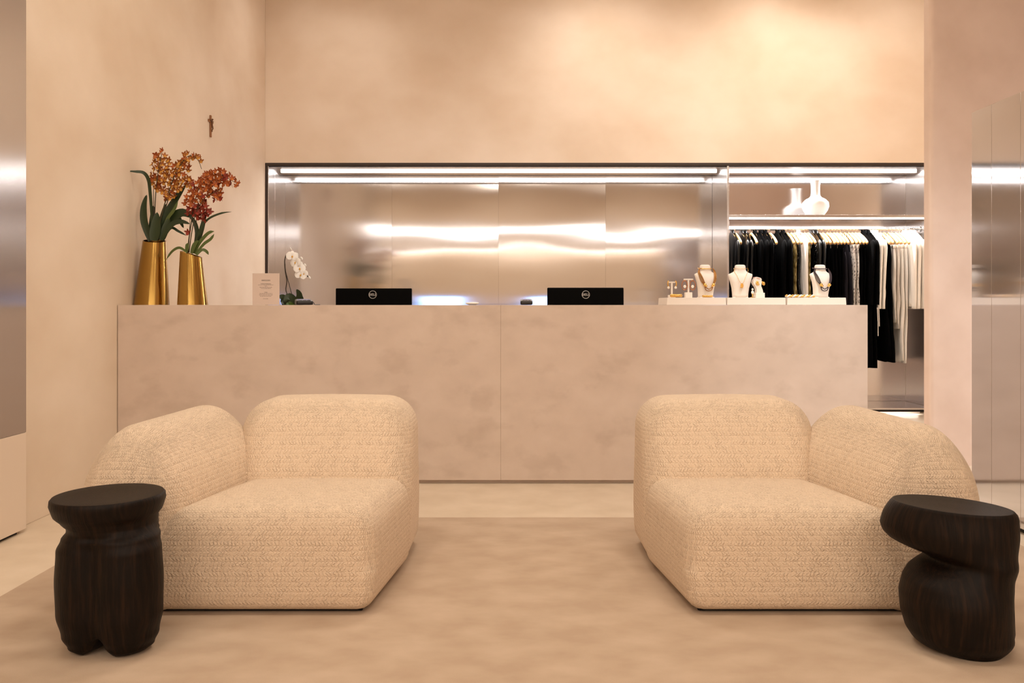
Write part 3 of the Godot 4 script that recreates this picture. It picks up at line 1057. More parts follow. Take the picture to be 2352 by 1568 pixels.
# ---------------------------------------------------------------- jewellery on the counter
func build_jewellery():
	var z = 5.32
	var edges = [[1532.5, 1667.0], [1671.0, 1804.0], [1809.0, 1943.0]]
	var names = ["low off-white display tray nearest the monitors, earring stands on it", "low off-white display tray in the middle, under the gold pendant bust", "low off-white display tray at the counter end, under the dark cord necklace"]
	var top = EYE + 0.045
	for i in 3:
		var x0 = (edges[i][0] - 1176.0) * z / FOCAL
		var x1 = (edges[i][1] - 1176.0) * z / FOCAL
		var w = x1 - x0
		var b = Builder.new()
		b.soft_box(Vector3(w / 2, 0.0225, 0.155), func(_p): return 0.0015, [[-1.0, -0.99, 0.99, 1.0], [-1.0, -0.93, 0.93, 1.0], [-1.0, -0.99, 0.99, 1.0]], func(q): return Vector3(q.x * (1.0 + 0.018 * (0.5 - q.y / 0.045)), q.y + 0.0225, q.z))
		tag(part("display_tray", b.commit(), M.offwhite, self, Vector3((x0 + x1) / 2, EYE, -z - 0.155)), names[i], "tray", "jewellery trays")
	var on = func(x, zz): return Vector3((x - 1176.0) * zz / FOCAL, top, -zz)
	# three busts
	bust(on.call(1620, 5.45), 0.25, "off-white necklace bust wearing twisted gold cords")
	bust(on.call(1700, 5.45), -0.15, "off-white necklace bust wearing a fine gold pendant chain")
	bust(on.call(1884, 5.45), 0.25, "off-white necklace bust wearing dark braided cords")
	var deep = mat("bronze gold cord", Color(0.66, 0.46, 0.24), 0.4, 0.7)
	var plum = mat("dark plum cord", Color(0.20, 0.13, 0.14), 0.6)
	necklace(on.call(1620, 5.45), 0.25, deep, "thick twisted gold cord necklace with two gold beads on the bust", true)
	necklace(on.call(1884, 5.45), 0.25, plum, "dark plum braided cord necklace with gold beads on the bust", false)
	pendant(on.call(1700, 5.45), -0.15)
	# earring stands and their earrings
	var base = on.call(1543, 5.45)
	t_stand(base, 0.10, 0.045, false, "small off-white T stand holding pearl drop earrings")
	for s in [-1.0, 1.0]:
		var o = thing("earring", "gold drop earring with pearl on the %s end of the T stand" % ("left" if s < 0 else "right"), "earring", base + Vector3(0.0225 * s, 0.096, 0.009), 0.0, "pearl drop earrings")
		var b = Builder.new()
		b.tube(smooth_path([Vector3(0.0, 0.012, 0), Vector3(0.0045 * s, 0.0, 0.003), Vector3(0.004 * s, -0.014, 0.003), Vector3(0, -0.022, 0)], 4), 0.0038, 8)
		part("hoop", b.commit(), M.gold, o)
		b = Builder.new()
		b.ball(Vector3(0, -0.031, 0.001), Vector3(0.0085, 0.0085, 0.0085), 14, 10)
		part("pearl", b.commit(), M.pearl, o)
	base = on.call(1581, 5.45)
	t_stand(base, 0.118, 0.062, true, "off-white T stand on a block holding round hoop earrings")
	for s in [-1.0, 1.0]:
		var o = thing("earring", "rose gold hoop earring with pale disc on the %s of the block stand" % ("left" if s < 0 else "right"), "earring", base + Vector3(0.024 * s, 0.112, 0.009), 0.0, "round hoop earrings")
		var b = Builder.new()
		b.ring_tube(Vector3(0.002 * s, -0.032, 0), Vector3(0.017, 0, 0), Vector3(0, 0.029, 0), 0.0028, 6, 24)
		for k in 14:
			var a = TAU * k / 14
			b.ball(Vector3(0.002 * s + cos(a) * 0.018, -0.032 + sin(a) * 0.030, 0.002), Vector3(0.0034, 0.0034, 0.0034), 6, 4)
		part("hoop", b.commit(), mat("rose gold", Color(0.72, 0.47, 0.30), 0.3, 0.8), o)
		b = Builder.new()
		b.ball(Vector3(0.001 * s, -0.04, 0.002), Vector3(0.0095, 0.0105, 0.004), 14, 8)
		part("pearl_disc", b.commit(), M.pearl, o)
	# bracelets lying on the trays
	bangle(on.call(1553, 5.36), 0.031, 0.0105, "chunky gold chain bracelet lying beside the pearl earring stand")
	bangle(on.call(1625, 5.355), 0.028, 0.0075, "slim sparkling gold bracelet lying before the gold cord bust")
	rope()
	profile_stand(on.call(1742, 5.44))
	ring_stand(on.call(1728.5, 5.40))

func bust(where: Vector3, turn: float, label: String):
	var o = thing("jewellery_bust", label, "bust", where, turn, "jewellery busts")
	var prof = [[0.0, 0.050, 0.034, 0.0], [0.02, 0.050, 0.034, 0.0], [0.06, 0.054, 0.037, 0.004], [0.10, 0.064, 0.038, 0.008], [0.13, 0.073, 0.036, 0.006], [0.147, 0.0765, 0.032, 0.0], [0.152, 0.073, 0.031, -0.002], [0.157, 0.060, 0.031, -0.004], [0.164, 0.046, 0.031, -0.005], [0.172, 0.0375, 0.031, -0.006], [0.185, 0.034, 0.031, -0.007], [0.200, 0.0335, 0.031, -0.008], [0.207, 0.031, 0.029, -0.008], [0.211, 0.023, 0.022, -0.008]]
	var rings = []
	for p in prof:
		var ring = PackedVector3Array()
		for k in 36:
			var a = -TAU * k / 36
			var x = cos(a)
			var zz = sin(a)
			# fuller than an ellipse at the chest, flat at the back
			var f = 1.0 / pow(pow(absf(x), 2.5) + pow(absf(zz), 2.5), 1.0 / 2.5)
			ring.append(Vector3(x * f * p[1], p[0], zz * f * p[2] * (0.55 if zz < 0 else 1.0) + p[3]))
		rings.append(ring)
	var b = Builder.new()
	b.loft(rings)
	part("torso", b.commit(), M.offwhite, o)
	part("foot", box_mesh(Vector3(0.096, 0.006, 0.05), 0.002), M.offwhite, o, Vector3(0, 0.003, 0.004))

# where the bust's front lies
func chest(x: float, y: float) -> Vector3:
	var half = lerp_table([Vector2(0.0, 0.050), Vector2(0.10, 0.064), Vector2(0.147, 0.0765), Vector2(0.157, 0.060), Vector2(0.172, 0.0375), Vector2(0.21, 0.032)], y)
	var front = lerp_table([Vector2(0.0, 0.034), Vector2(0.06, 0.041), Vector2(0.10, 0.046), Vector2(0.147, 0.032), Vector2(0.165, 0.026), Vector2(0.21, 0.022)], y)
	var s = clampf(absf(x) / half, 0.0, 0.98)
	return Vector3(x, y, front * pow(1.0 - pow(s, 2.5), 0.4))

func necklace(where: Vector3, turn: float, m, label: String, gold: bool):
	var o = thing("necklace", label, "necklace", where, turn, "necklaces on busts")
	for s in [-1.0, 1.0]:
		for j in 3:
			var off = (j - 1) * 0.0045
			var b = Builder.new()
			var pts = []
			for q in [[0.045, 0.187, 0.0], [0.055 + off, 0.165, 0.003], [0.052 + off * 1.6, 0.14, 0.0], [0.044 + off * 1.8, 0.11, 0.0], [0.034 + off, 0.09, 0.0], [0.030, 0.082, 0.0]]:
				var p = chest(q[0], q[1])
				pts.append(Vector3(s * p.x, p.y, p.z + 0.0085 + q[2]))
			b.tube(smooth_path(pts, 4), 0.0031 if gold else 0.0026, 6)
			part("cord", b.commit(), m, o)
		for j in 2:
			var b = Builder.new()
			var low = 0.043 if j == 0 else 0.055
			var pts = []
			for q in [[0.030, 0.080], [0.020, 0.066 if j else 0.050], [0.0, low]]:
				var p = chest(q[0], q[1])
				pts.append(Vector3(s * p.x, p.y, p.z + 0.0075))
			b.tube(smooth_path(pts, 4), 0.0027, 6)
			part("cord", b.commit(), m, o)
		for j in 2:
			var b = Builder.new()
			var p = chest(0.030 - j * 0.009, 0.082 - j * 0.007)
			b.ball(Vector3(s * p.x, p.y, p.z + 0.0125), Vector3(0.0105, 0.0105, 0.0105) if j == 0 else Vector3(0.007, 0.007, 0.007), 14, 10)
			part("bead", b.commit(), M.gold, o)
	var b = Builder.new()
	b.ring_tube(Vector3(0, 0.188, -0.008), Vector3(0.043, 0, 0), Vector3(0, 0.004, -0.040), 0.003, 6, 24)
	part("neck_cord", b.commit(), M.gold if gold else m, o)

func pendant(where: Vector3, turn: float):
	var o = thing("necklace", "fine gold chain with a leaf shaped gold pendant on the bust", "necklace", where, turn, "necklaces on busts")
	var b = Builder.new()
	for s in [-1.0, 1.0]:
		var pts = []
		for q in [[0.040, 0.19], [0.044, 0.172], [0.028, 0.14], [0.012, 0.10], [0.001, 0.088]]:
			var p = chest(q[0], q[1])
			pts.append(Vector3(s * p.x + 0.004, p.y, p.z + 0.009))
		b.tube(smooth_path(pts, 5), 0.0011, 5)
	part("chain", b.commit(), M.gold, o)
	b = Builder.new()
	b.ring_tube(Vector3(0, 0.188, -0.008), Vector3(0.040, 0, 0), Vector3(0, 0.003, -0.038), 0.0011, 5, 24)
	part("chain", b.commit(), M.gold, o)
	b = Builder.new()
	var c = chest(0.005, 0.076) + Vector3(0, 0, 0.011)
	var out = PackedVector2Array([Vector2(-0.004, 0.016), Vector2(0.005, 0.014), Vector2(0.010, 0.004), Vector2(0.009, -0.008), Vector2(0.004, -0.015), Vector2(-0.004, -0.012), Vector2(-0.014, -0.015), Vector2(-0.008, -0.006), Vector2(-0.009, 0.006)])
	b.slab(out, -0.002, 0.002)
	part("pendant", b.commit(false), M.gold, o, c)

func t_stand(where: Vector3, h: float, w: float, blocky: bool, label: String):
	var o = thing("earring_stand", label, "stand", where, 0.0, "earring stands")
	var foot = 0.035 if blocky else 0.018
	part("foot", box_mesh(Vector3(0.044, foot, 0.04), 0.003), M.offwhite, o, Vector3(0, foot / 2, 0))
	part("post", box_mesh(Vector3(0.011, h - foot - 0.004, 0.011), 0.002), M.offwhite, o, Vector3(0, (h + foot) / 2 - 0.003, 0))
	part("crossbar", box_mesh(Vector3(w, 0.009, 0.011), 0.003), M.offwhite, o, Vector3(0, h - 0.001, 0.0005))

func bangle(where: Vector3, r: float, t: float, label: String):
	var o = thing("bracelet", label, "bracelet", where + Vector3(0, t + 0.0005, 0), 0.0, "bracelets on the trays")
	var b = Builder.new()
	b.ring_tube(Vector3.ZERO, Vector3(r, 0, 0), Vector3(0, 0, -r * 0.85), t * 0.72, 8, 32)
	part("band", b.commit(), M.gold, o)
	b = Builder.new()
	for k in 16:
		var a = TAU * k / 16
		b.ball(Vector3(cos(a) * r, 0.002, -sin(a) * r * 0.85), Vector3(t * 0.85, t * 0.95, t * 0.85), 8, 6)
	part("links", b.commit(), M.gold, o).set_meta("kind", "stuff")

func rope():
	var z = 5.345
	var x0 = (1804.0 - 1176.0) * z / FOCAL
	var x1 = (1871.0 - 1176.0) * z / FOCAL
	var o = thing("rope_bracelet", "long twisted rope of gold and pearl white strands on the end tray", "bracelet", Vector3((x0 + x1) / 2, EYE + 0.0455, -z))
	for s in 2:
		var pts = []
		for i in 49:
			var f = i / 48.0
			var a = f * TAU * 5.0 + s * PI
			pts.append(Vector3((f - 0.5) * (x1 - x0), 0.0105 + sin(a) * 0.0042, cos(a) * 0.0042))
		var b = Builder.new()
		b.tube(pts, 0.0056, 8)
		part("strand", b.commit(), M.gold if s == 0 else M.pearl, o)

# an abstract ear profile with two gold ear clips
func profile_stand(where: Vector3):
	var o = thing("ear_stand", "off-white profile stand with gold ear clips beside the pendant bust", "stand", where, 0.0)
	var pts = [[-0.021, 0.0], [0.023, 0.0], [0.0235, 0.035], [0.022, 0.045], [0.016, 0.062], [0.011, 0.075], [0.013, 0.092], [0.014, 0.118], [0.008, 0.126], [-0.016, 0.133], [-0.024, 0.131], [-0.029, 0.122], [-0.036, 0.112], [-0.040, 0.098], [-0.034, 0.084], [-0.024, 0.072], [-0.018, 0.056], [-0.0175, 0.035], [-0.021, 0.018], [-0.030, 0.008]]
	var out = PackedVector2Array()
	for i in pts.size():
		var a = Vector2(pts[i][0], pts[i][1])
		out.append(a)
	var b = Builder.new()
	b.slab(out, -0.024, 0.024)
	part("profile", flat_sides(b, 50.0), M.offwhite, o)
	part("foot", box_mesh(Vector3(0.058, 0.032, 0.056), 0.002), M.offwhite, o, Vector3(0.004, 0.016, 0))
	b = Builder.new()
	b.ring_tube(Vector3(-0.008, 0.124, 0.0), Vector3(0.023, -0.006, 0), Vector3(0, 0.0, 0.026), 0.0022, 6, 24)
	part("pink_band", b.commit(), mat("rose ribbon", Color(0.86, 0.62, 0.55), 0.6), o)
	for q in [[-0.013, 0.092, 0.026], [0.026, 0.094, 0.012]]:
		var e = thing("ear_clip", "crumpled gold ear clip on the %s of the profile stand" % ("face" if q[0] < 0 else "right edge"), "earring", where + Vector3(q[0], q[1], q[2]), 0.0, "gold ear clips")
		b = Builder.new()
		rng.seed = int(q[1] * 10000)
		for k in 7:
			var dir = Vector3(rng.randf_range(-1, 1), rng.randf_range(-1, 1), rng.randf_range(-0.3, 0.6)) * 0.007
			b.ball(dir, Vector3(rng.randf_range(0.004, 0.008), rng.randf_range(0.005, 0.011), 0.0045), 8, 6)
		part("clip", b.commit(), M.gold, e)

func ring_stand(where: Vector3):
	var o = thing("ring_stand", "tiny gold topped ring stand between bust and profile stand", "stand", where, 0.0)
	var b = Builder.new()
	b.lathe([Vector2(0.016, 0.0), Vector2(0.016, 0.003), Vector2(0.004, 0.005), Vector2(0.003, 0.018), Vector2(0.006, 0.024)], 16)
	part("foot", b.commit(), M.gold, o)
	b = Builder.new()
	b.ball(Vector3(0, 0.034, 0), Vector3(0.0095, 0.0115, 0.009), 12, 8)
	b.ball(Vector3(0, 0.053, 0), Vector3(0.007, 0.0075, 0.007), 12, 8)
	part("top", b.commit(), M.pearl, o)

# ---------------------------------------------------------------- vases and orchids
func build_flowers():
	var z = 5.52
	brass_vase(349.5, 79.0, 51.0, 355.5, 551, 555, z, true, "taller brass vase with folded seam nearest the counter's left end")
	brass_vase(442.5, 67.0, 48.0, 439.0, 576, 591, z - 0.13, false, "shorter brass vase with slanted rim beside the taller one")
	M.leaf = mat("orchid leaf", Color(0.13, 0.20, 0.07), 0.42)
	M.leaf.backlight_enabled = true
	M.leaf.backlight = Color(0.12, 0.18, 0.05)
	M.leaf_light = mat("young orchid leaf", Color(0.30, 0.36, 0.14), 0.45)
	M.stem = mat("orchid stem", Color(0.27, 0.23, 0.11), 0.55)
	M.petals = [mat("amber petal", Color(0.62, 0.35, 0.10), 0.6), mat("orange petal", Color(0.62, 0.29, 0.08), 0.6), mat("russet petal", Color(0.50, 0.16, 0.07), 0.6)]
	M.lips = [mat("golden lip", Color(0.80, 0.56, 0.20), 0.6), mat("orange lip", Color(0.70, 0.37, 0.11), 0.6), mat("red lip", Color(0.56, 0.17, 0.08), 0.6)]
	var blooms = [flower_mesh(0.0), flower_mesh(0.35), flower_mesh(-0.3)]
	# the amber orchid in the taller vase
	var zone = [
		[[350, 362], [372, 342], [388, 365], [392, 392], [370, 396], [346, 384]],
		[[392, 392], [400, 378], [412, 366], [430, 348], [455, 353], [464, 372], [452, 366], [436, 366], [434, 392], [412, 400]],
		[[342, 397], [360, 402], [395, 395], [420, 396], [440, 415], [446, 432], [420, 426], [412, 446], [388, 462], [370, 442], [350, 432]],
	]
	var o = thing("orchid", "amber orchid with broad dark leaves in the taller brass vase", "orchid", at(355, 556, z))
	leaf(o, [[346, 553], [332, 510], [331, 475], [337, 447]], 17, z - 0.02, 0.0, M.leaf)
	leaf(o, [[348, 552], [349, 500], [345, 440], [341, 412], [330, 397], [310, 394], [280, 392]], 8, z, -0.10, M.leaf)
	leaf(o, [[354, 553], [358, 525], [361, 487]], 25, z - 0.06, 0.02, M.leaf)
	leaf(o, [[366, 550], [384, 492], [408, 452], [427, 424]], 17, z, 0.05, M.leaf)
	leaf(o, [[368, 550], [384, 505], [400, 482], [409, 461]], 8, z - 0.03, 0.0, M.leaf_light)
	leaf(o, [[370, 548], [395, 505], [420, 489], [444, 500]], 24, z, -0.03, M.leaf)
	leaf(o, [[372, 549], [394, 517], [415, 509], [436, 514]], 13, z - 0.05, 0.0, M.leaf)
	leaf(o, [[374, 550], [393, 524], [410, 531], [428, 541]], 6, z - 0.02, 0.0, M.leaf)
	leaf(o, [[372, 552], [381, 525], [389, 500]], 18, z - 0.05, 0.02, M.leaf)
	leaf(o, [[360, 548], [374, 508], [381, 468]], 19, z + 0.03, 0.0, M.leaf)
	leaf(o, [[349, 549], [350, 515], [353, 470]], 15, z + 0.04, 0.0, M.leaf)
	leaf(o, [[366, 550], [390, 512], [408, 500], [422, 524]], 15, z + 0.02, 0.03, M.leaf)
	stalk(o, [[352, 552], [355, 500], [358, 440], [363, 395], [372, 350]], z, 0.004)
	stalk(o, [[360, 552], [372, 490], [388, 440], [405, 395], [430, 360], [452, 363], [463, 388]], z - 0.01, 0.004)
	stalk(o, [[364, 552], [380, 480], [398, 430], [425, 415], [446, 435]], z + 0.02, 0.0035)
	stalk(o, [[350, 552], [353, 480], [352, 420]], z + 0.01, 0.0035)
	blossoms(o, zone, z, 6.9, blooms, func(_y): return 0 if rng.randf() < 0.85 else 1, 91)
	# the russet orchid in the shorter vase
	zone = [
		[[440, 424], [455, 412], [475, 395], [500, 386], [522, 393], [553, 420], [545, 428], [515, 424], [495, 430], [478, 440]],
		[[428, 445], [450, 418], [482, 420], [480, 445], [470, 470], [483, 485], [472, 508], [455, 500], [430, 492], [424, 465]],
		[[486, 440], [511, 434], [508, 457], [490, 460]],
	]
	z = 5.39
	o = thing("orchid", "russet orchid with slender light leaves in the shorter brass vase", "orchid", at(439, 584, z))
	leaf(o, [[440, 582], [454, 543], [474, 507], [504, 491], [532, 486]], 5.5, z, -0.05, M.leaf)
	leaf(o, [[447, 582], [459, 557], [478, 536], [492, 531]], 8.5, z - 0.03, 0.0, M.leaf_light)
	leaf(o, [[449, 584], [468, 561], [484, 549], [492, 537]], 7.5, z - 0.05, 0.0, M.leaf_light)
	leaf(o, [[452, 586], [464, 574], [474, 577], [479, 585]], 7, z - 0.06, 0.02, M.leaf_light)
	leaf(o, [[430, 580], [413, 569], [396, 577], [381, 597]], 6.5, z - 0.06, 0.04, M.leaf_light)
	leaf(o, [[428, 580], [430, 568], [430, 558]], 9, z - 0.05, 0.0, M.leaf_light)
	leaf(o, [[445, 582], [453, 535], [444, 505], [428, 492]], 10, z + 0.02, 0.0, M.leaf)
	leaf(o, [[450, 570], [464, 525], [474, 482]], 12, z + 0.02, 0.0, M.leaf)
	leaf(o, [[440, 582], [447, 562], [456, 552]], 10, z - 0.04, 0.0, M.leaf_light)
	stalk(o, [[430, 580], [438, 520], [446, 470], [462, 425], [500, 400], [548, 424]], z, 0.004)
	stalk(o, [[434, 580], [441, 530], [450, 490], [470, 455], [505, 436]], z - 0.02, 0.0035)
	stalk(o, [[446, 582], [450, 520], [455, 460]], z + 0.02, 0.0035)
	stalk(o, [[432, 580], [435, 540], [436, 500]], z - 0.01, 0.003)
	blossoms(o, zone, z, 6.8, blooms, func(y): return 2 if y > 468 + rng.randf_range(-14, 14) else (1 if rng.randf() < 0.88 else 2), 92)
	var f = MeshInstance3D.new()
	f.name = "flower"
	f.mesh = blooms[0]
	f.set_surface_override_material(0, M.petals[2])
	f.set_surface_override_material(1, M.lips[2])
	o.add_child(f, true)
	f.position = at(431, 533, z - 0.03) - o.position
	white_orchid()

func brass_vase(xb: float, wb: float, wt: float, xt: float, yl: float, yr: float, z: float, folded: bool, label: String):
	var s = z / FOCAL
	var o = thing("brass_vase", label, "vase", Vector3((xb - 1176.0) * s, EYE, -z), 0.0, "brass vases")
	var rings = []
	var inner = []
	var shift = (xt - xb) * s
	for i in 25:
		var f = i / 24.0
		var ring = PackedVector3Array()
		var ring2 = PackedVector3Array()
		# the sheet starts and ends at a slanting seam, where the folded vase laps over itself
		var seam = deg_to_rad(lerpf(40.0, 68.0, f)) if folded else 0.0
		for k in 97:
			var a = seam + TAU * k / 96.0
			var r = lerpf(wb, wt, f) / 2 * s
			if folded:
				r *= 1.04 - 0.11 * k / 96.0
			var x = cos(a) * r + shift * f
			var top = lerpf(EYE - (yl - 700.0) * s, EYE - (yr - 700.0) * s, clampf((x - shift * f) / (wt * s) + 0.5, 0.0, 1.0)) - EYE
			top -= 0.014 * sin(a) if folded else 0.0
			ring.append(Vector3(x, top * f, sin(a) * r))
			ring2.append(Vector3((x - shift * f) * 0.94 + shift * f, top * f, sin(a) * r * 0.94))
		ring.append(ring[0])
		rings.append(ring)
		if i >= 16:
			ring2.append(ring2[0])
			inner.append(ring2)
	for r in rings:
		r.reverse()
	for r in inner:
		r.reverse()
	var b = Builder.new()
	b.grid(rings, false)
	b.fan(rings[0], false)
	inner.reverse()
	b.grid([rings[24], inner[0]], false)
	b.grid(inner, false)
	part("body", flat_sides(b, 50.0), M.brass, o)
	b = Builder.new()
	b.fan(inner[2], true)
	part("soil", b.commit(), mat("potting bark", Color(0.12, 0.09, 0.06), 0.9), o)

# five narrow petals, a broad lip and a short stalk
func flower_mesh(tip: float) -> ArrayMesh:
	var b = Builder.new()
	var s = 0.0235
	for k in 5:
		var a = TAU * k / 5 + PI / 2
		var d = Vector3(cos(a), sin(a), 0.0)
		var w = Vector3(-sin(a), cos(a), 0.0)
		var q = 0.75 if k in [2, 3] else 1.0
		var rows = []
		for i in 4:
			var f = i / 3.0
			var wide = [0.07, 0.27, 0.24, 0.02][i] * s
			var mid = d * s * f * q + Vector3(0, 0, 0.35 * s * f * f - 0.1 * s + tip * f * s * 0.5)
			rows.append(PackedVector3Array([mid - w * wide, mid + Vector3(0, 0, -0.06 * s), mid + w * wide]))
		b.grid(rows, false)
	b.tube([Vector3(0, 0, 0), Vector3(0.002, -0.006, -0.010), Vector3(0.0, -0.017, -0.016)], 0.0009, 4)
	var m = b.commit(false)
	b = Builder.new()
	var lip = []
	for i in 4:
		var f = i / 3.0
		var wide = [0.1, 0.38, 0.42, 0.2][i] * s
		var mid = Vector3(0, -0.9 * s * f, 0.45 * s * f + 0.04 * s)
		lip.append(PackedVector3Array([mid + Vector3(-wide, 0, -0.1 * s), mid + Vector3(0, 0, 0.06 * s), mid + Vector3(wide, 0, -0.1 * s)]))
	b.grid(lip, false)
	b.ball(Vector3(0, 0, 0.08 * s), Vector3(0.13, 0.16, 0.14) * s, 6, 4)
	return b.commit(false, m)

func inside(zone: Array, p: Vector2) -> bool:
	for z in zone:
		var poly = PackedVector2Array()
		for q in z:
			poly.append(Vector2(q[0], q[1]))
		if Geometry2D.is_point_in_polygon(p, poly):
			return true
	return false

func blossoms(o: Node3D, zone: Array, z: float, gap: float, meshes: Array, tone: Callable, sd: int):
	rng.seed = sd
	var spots = []
	for t in 6000:
		var p = Vector2(rng.randf_range(335, 560), rng.randf_range(335, 515))
		if not inside(zone, p):
			continue
		var ok = true
		for q in spots:
			if q.distance_to(p) < gap:
				ok = false
				break
		if ok:
			spots.append(p)
	for p in spots:
		var f = MeshInstance3D.new()
		f.name = "flower"
		f.mesh = meshes[rng.randi() % 3]
		var k = tone.call(p.y)
		f.set_surface_override_material(0, M.petals[k])
		f.set_surface_override_material(1, M.lips[k])
		o.add_child(f, true)
		f.position = at(p.x, p.y, z + rng.randf_range(-0.05, 0.05)) - o.position
		f.rotation = Vector3(rng.randf_range(-0.5, 0.4), rng.randf_range(-0.9, 0.9), rng.randf_range(-0.5, 0.5))
		f.scale = Vector3.ONE * rng.randf_range(0.85, 1.12)

func leaf(o: Node3D, path: Array, wide: float, z: float, lean: float, m):
	var pts = []
	for i in path.size():
		var f = float(i) / (path.size() - 1)
		pts.append(at(path[i][0], path[i][1], z + lean * f) - o.position)
	pts = smooth_path(pts, 5)
	var b = Builder.new()
	var rows = []
	var under = []
	var half = wide / 2 * z / FOCAL
	for i in pts.size():
		var f = float(i) / (pts.size() - 1)
		var t = (pts[mini(i + 1, pts.size() - 1)] - pts[maxi(i - 1, 0)]).normalized()
		var side = t.cross(Vector3(0.0, 0.25, 1.0)).normalized()
		var w = half * pow(sin(PI * clampf(0.16 + 0.84 * f, 0.0, 1.0)), 0.7) if wide > 9 else half * (0.55 + 0.45 * sin(PI * f)) * (1.0 if f < 0.8 else (1.0 - f) / 0.2 * 0.9 + 0.1)
		var n = side.cross(t).normalized()
		rows.append(PackedVector3Array([pts[i] - side * w + n * w * 0.25, pts[i], pts[i] + side * w + n * w * 0.25]))
		under.append(PackedVector3Array([pts[i] + side * w + n * w * 0.25, pts[i] - n * 0.0012, pts[i] - side * w + n * w * 0.25]))
	b.grid(rows, false)
	b.grid(under, false)
	part("leaf", b.commit(false), m, o)

func stalk(o: Node3D, path: Array, z: float, r: float):
	var pts = []
	for p in path:
		pts.append(at(p[0], p[1], z) - o.position)
	pts = smooth_path(pts, 5)
	var rad = []
	for i in pts.size():
		rad.append(r * (1.0 - 0.6 * i / pts.size()))
	var b = Builder.new()
	b.tube(pts, rad, 6)
	part("stem", b.commit(), M.stem, o)

func white_orchid():
	var z = 5.95
	var c = at(668, 700, z)
	var o = thing("white_orchid", "white moth orchid with arching spray behind the notice card", "orchid", Vector3(c.x, 0.7505, -z))
	var b = Builder.new()
	b.lathe([Vector2(0.05, 0.0), Vector2(0.055, 0.01), Vector2(0.075, 0.2), Vector2(0.08, 0.26), Vector2(0.073, 0.26), Vector2(0.07, 0.24)], 28)
	part("pot", b.commit(), M.white, o)
	b = Builder.new()
	b.lathe([Vector2(0.069, 0.235), Vector2(0.05, 0.245), Vector2(0.01, 0.25)], 20)
	part("soil", b.commit(), mat("bark", Color(0.16, 0.11, 0.07), 0.9), o)
	var green = mat("moth orchid leaf", Color(0.13, 0.20, 0.09), 0.35)
	var bright = mat("new leaf", Color(0.24, 0.36, 0.10), 0.4)
	for q in [[[[670, 735], [660, 702], [650, 684], [640, 682]], 20, green], [[[672, 735], [676, 700], [664, 682], [652, 693]], 22, green], [[[673, 738], [684, 700], [688, 678], [681, 664]], 17, green], [[[672, 738], [686, 706], [692, 688], [690, 676]], 16, green], [[[670, 740], [665, 708], [656, 695], [645, 694]], 20, green], [[[671, 742], [672, 712], [666, 698], [657, 699]], 14, bright]]:
		leaf(o, q[0], q[1], z - 0.03, -0.04, q[2])
	var dark = mat("dark flower stem", Color(0.16, 0.11, 0.06), 0.55)
	for path in [[[674, 730], [668, 692], [657, 668], [659, 645], [655, 622], [654, 598], [658, 585], [666, 581], [680, 590], [690, 606], [698, 622], [708, 636]], [[672, 730], [673, 690], [666, 660], [656, 622], [655, 606]]]:
		var pts = []
		for p in path:
			pts.append(at(p[0], p[1], z) - o.position)
		b = Builder.new()
		b.tube(smooth_path(pts, 4), 0.0035 if path.size() > 6 else 0.0026, 6)
		part("stem", b.commit(), dark, o)
	var petal = mat("white petal", Color(0.95, 0.94, 0.93), 0.55)
	petal.backlight_enabled = true
	petal.backlight = Color(0.4, 0.4, 0.4)
	var heart = mat("yellow lip", Color(0.85, 0.62, 0.16), 0.5)
	var bloom = moth_mesh()
	rng.seed = 44
	for q in [[671, 588, 1.0], [679, 602, 1.0], [688, 616, 1.0], [691, 631, 1.0], [698, 628, 0.7], [687, 606, 0.6]]:
		var f = part("flower", bloom, [petal, heart], o, at(q[0], q[1], z - 0.03) - o.position)
		f.rotation = Vector3(rng.randf_range(-0.25, 0.1), rng.randf_range(-0.35, 0.5), rng.randf_range(-0.3, 0.3))
		f.scale = Vector3.ONE * q[2]
	for q in [[668, 571, 0.9], [683, 583, 0.7], [693, 593, 1.0], [701, 608, 0.9], [711, 637, 1.0], [706, 630, 0.8]]:
		b = Builder.new()
		b.ball(Vector3.ZERO, Vector3(0.007, 0.013, 0.007) * q[2], 10, 8)
		var f = part("bud", b.commit(), petal, o, at(q[0], q[1], z - 0.01) - o.position)
		f.rotation.z = 0.6

# two broad side petals, three sepals, a yellow lip
func moth_mesh() -> ArrayMesh:
	var b = Builder.new()
	var s = 0.040
	for q in [[90.0, 0.95, 0.42], [215.0, 0.95, 0.40], [325.0, 0.95, 0.40], [178.0, 1.05, 0.72], [2.0, 1.05, 0.72]]:
		var a = deg_to_rad(q[0])
		var d = Vector3(cos(a), sin(a), 0)
		var w = Vector3(-sin(a), cos(a), 0)
		var rows = []
		for i in 6:
			var f = i / 5.0
			var wide = q[2] * s * pow(sin(PI * (0.08 + 0.88 * f)), 0.6)
			var mid = d * s * q[1] * f + Vector3(0, 0, 0.12 * s * sin(PI * f) + (0.05 * s if q[2] > 0.5 else 0.0))
			rows.append(PackedVector3Array([mid - w * wide + Vector3(0, 0, -0.06 * s), mid, mid + w * wide + Vector3(0, 0, -0.06 * s)]))
		b.grid(rows, false)
	var m = b.commit(false)
	b = Builder.new()
	b.ball(Vector3(0, -0.10 * s, 0.16 * s), Vector3(0.13, 0.16, 0.14) * s, 10, 6)
	b.ball(Vector3(0, -0.26 * s, 0.22 * s), Vector3(0.09, 0.12, 0.08) * s, 8, 6)
	return b.commit(false, m)

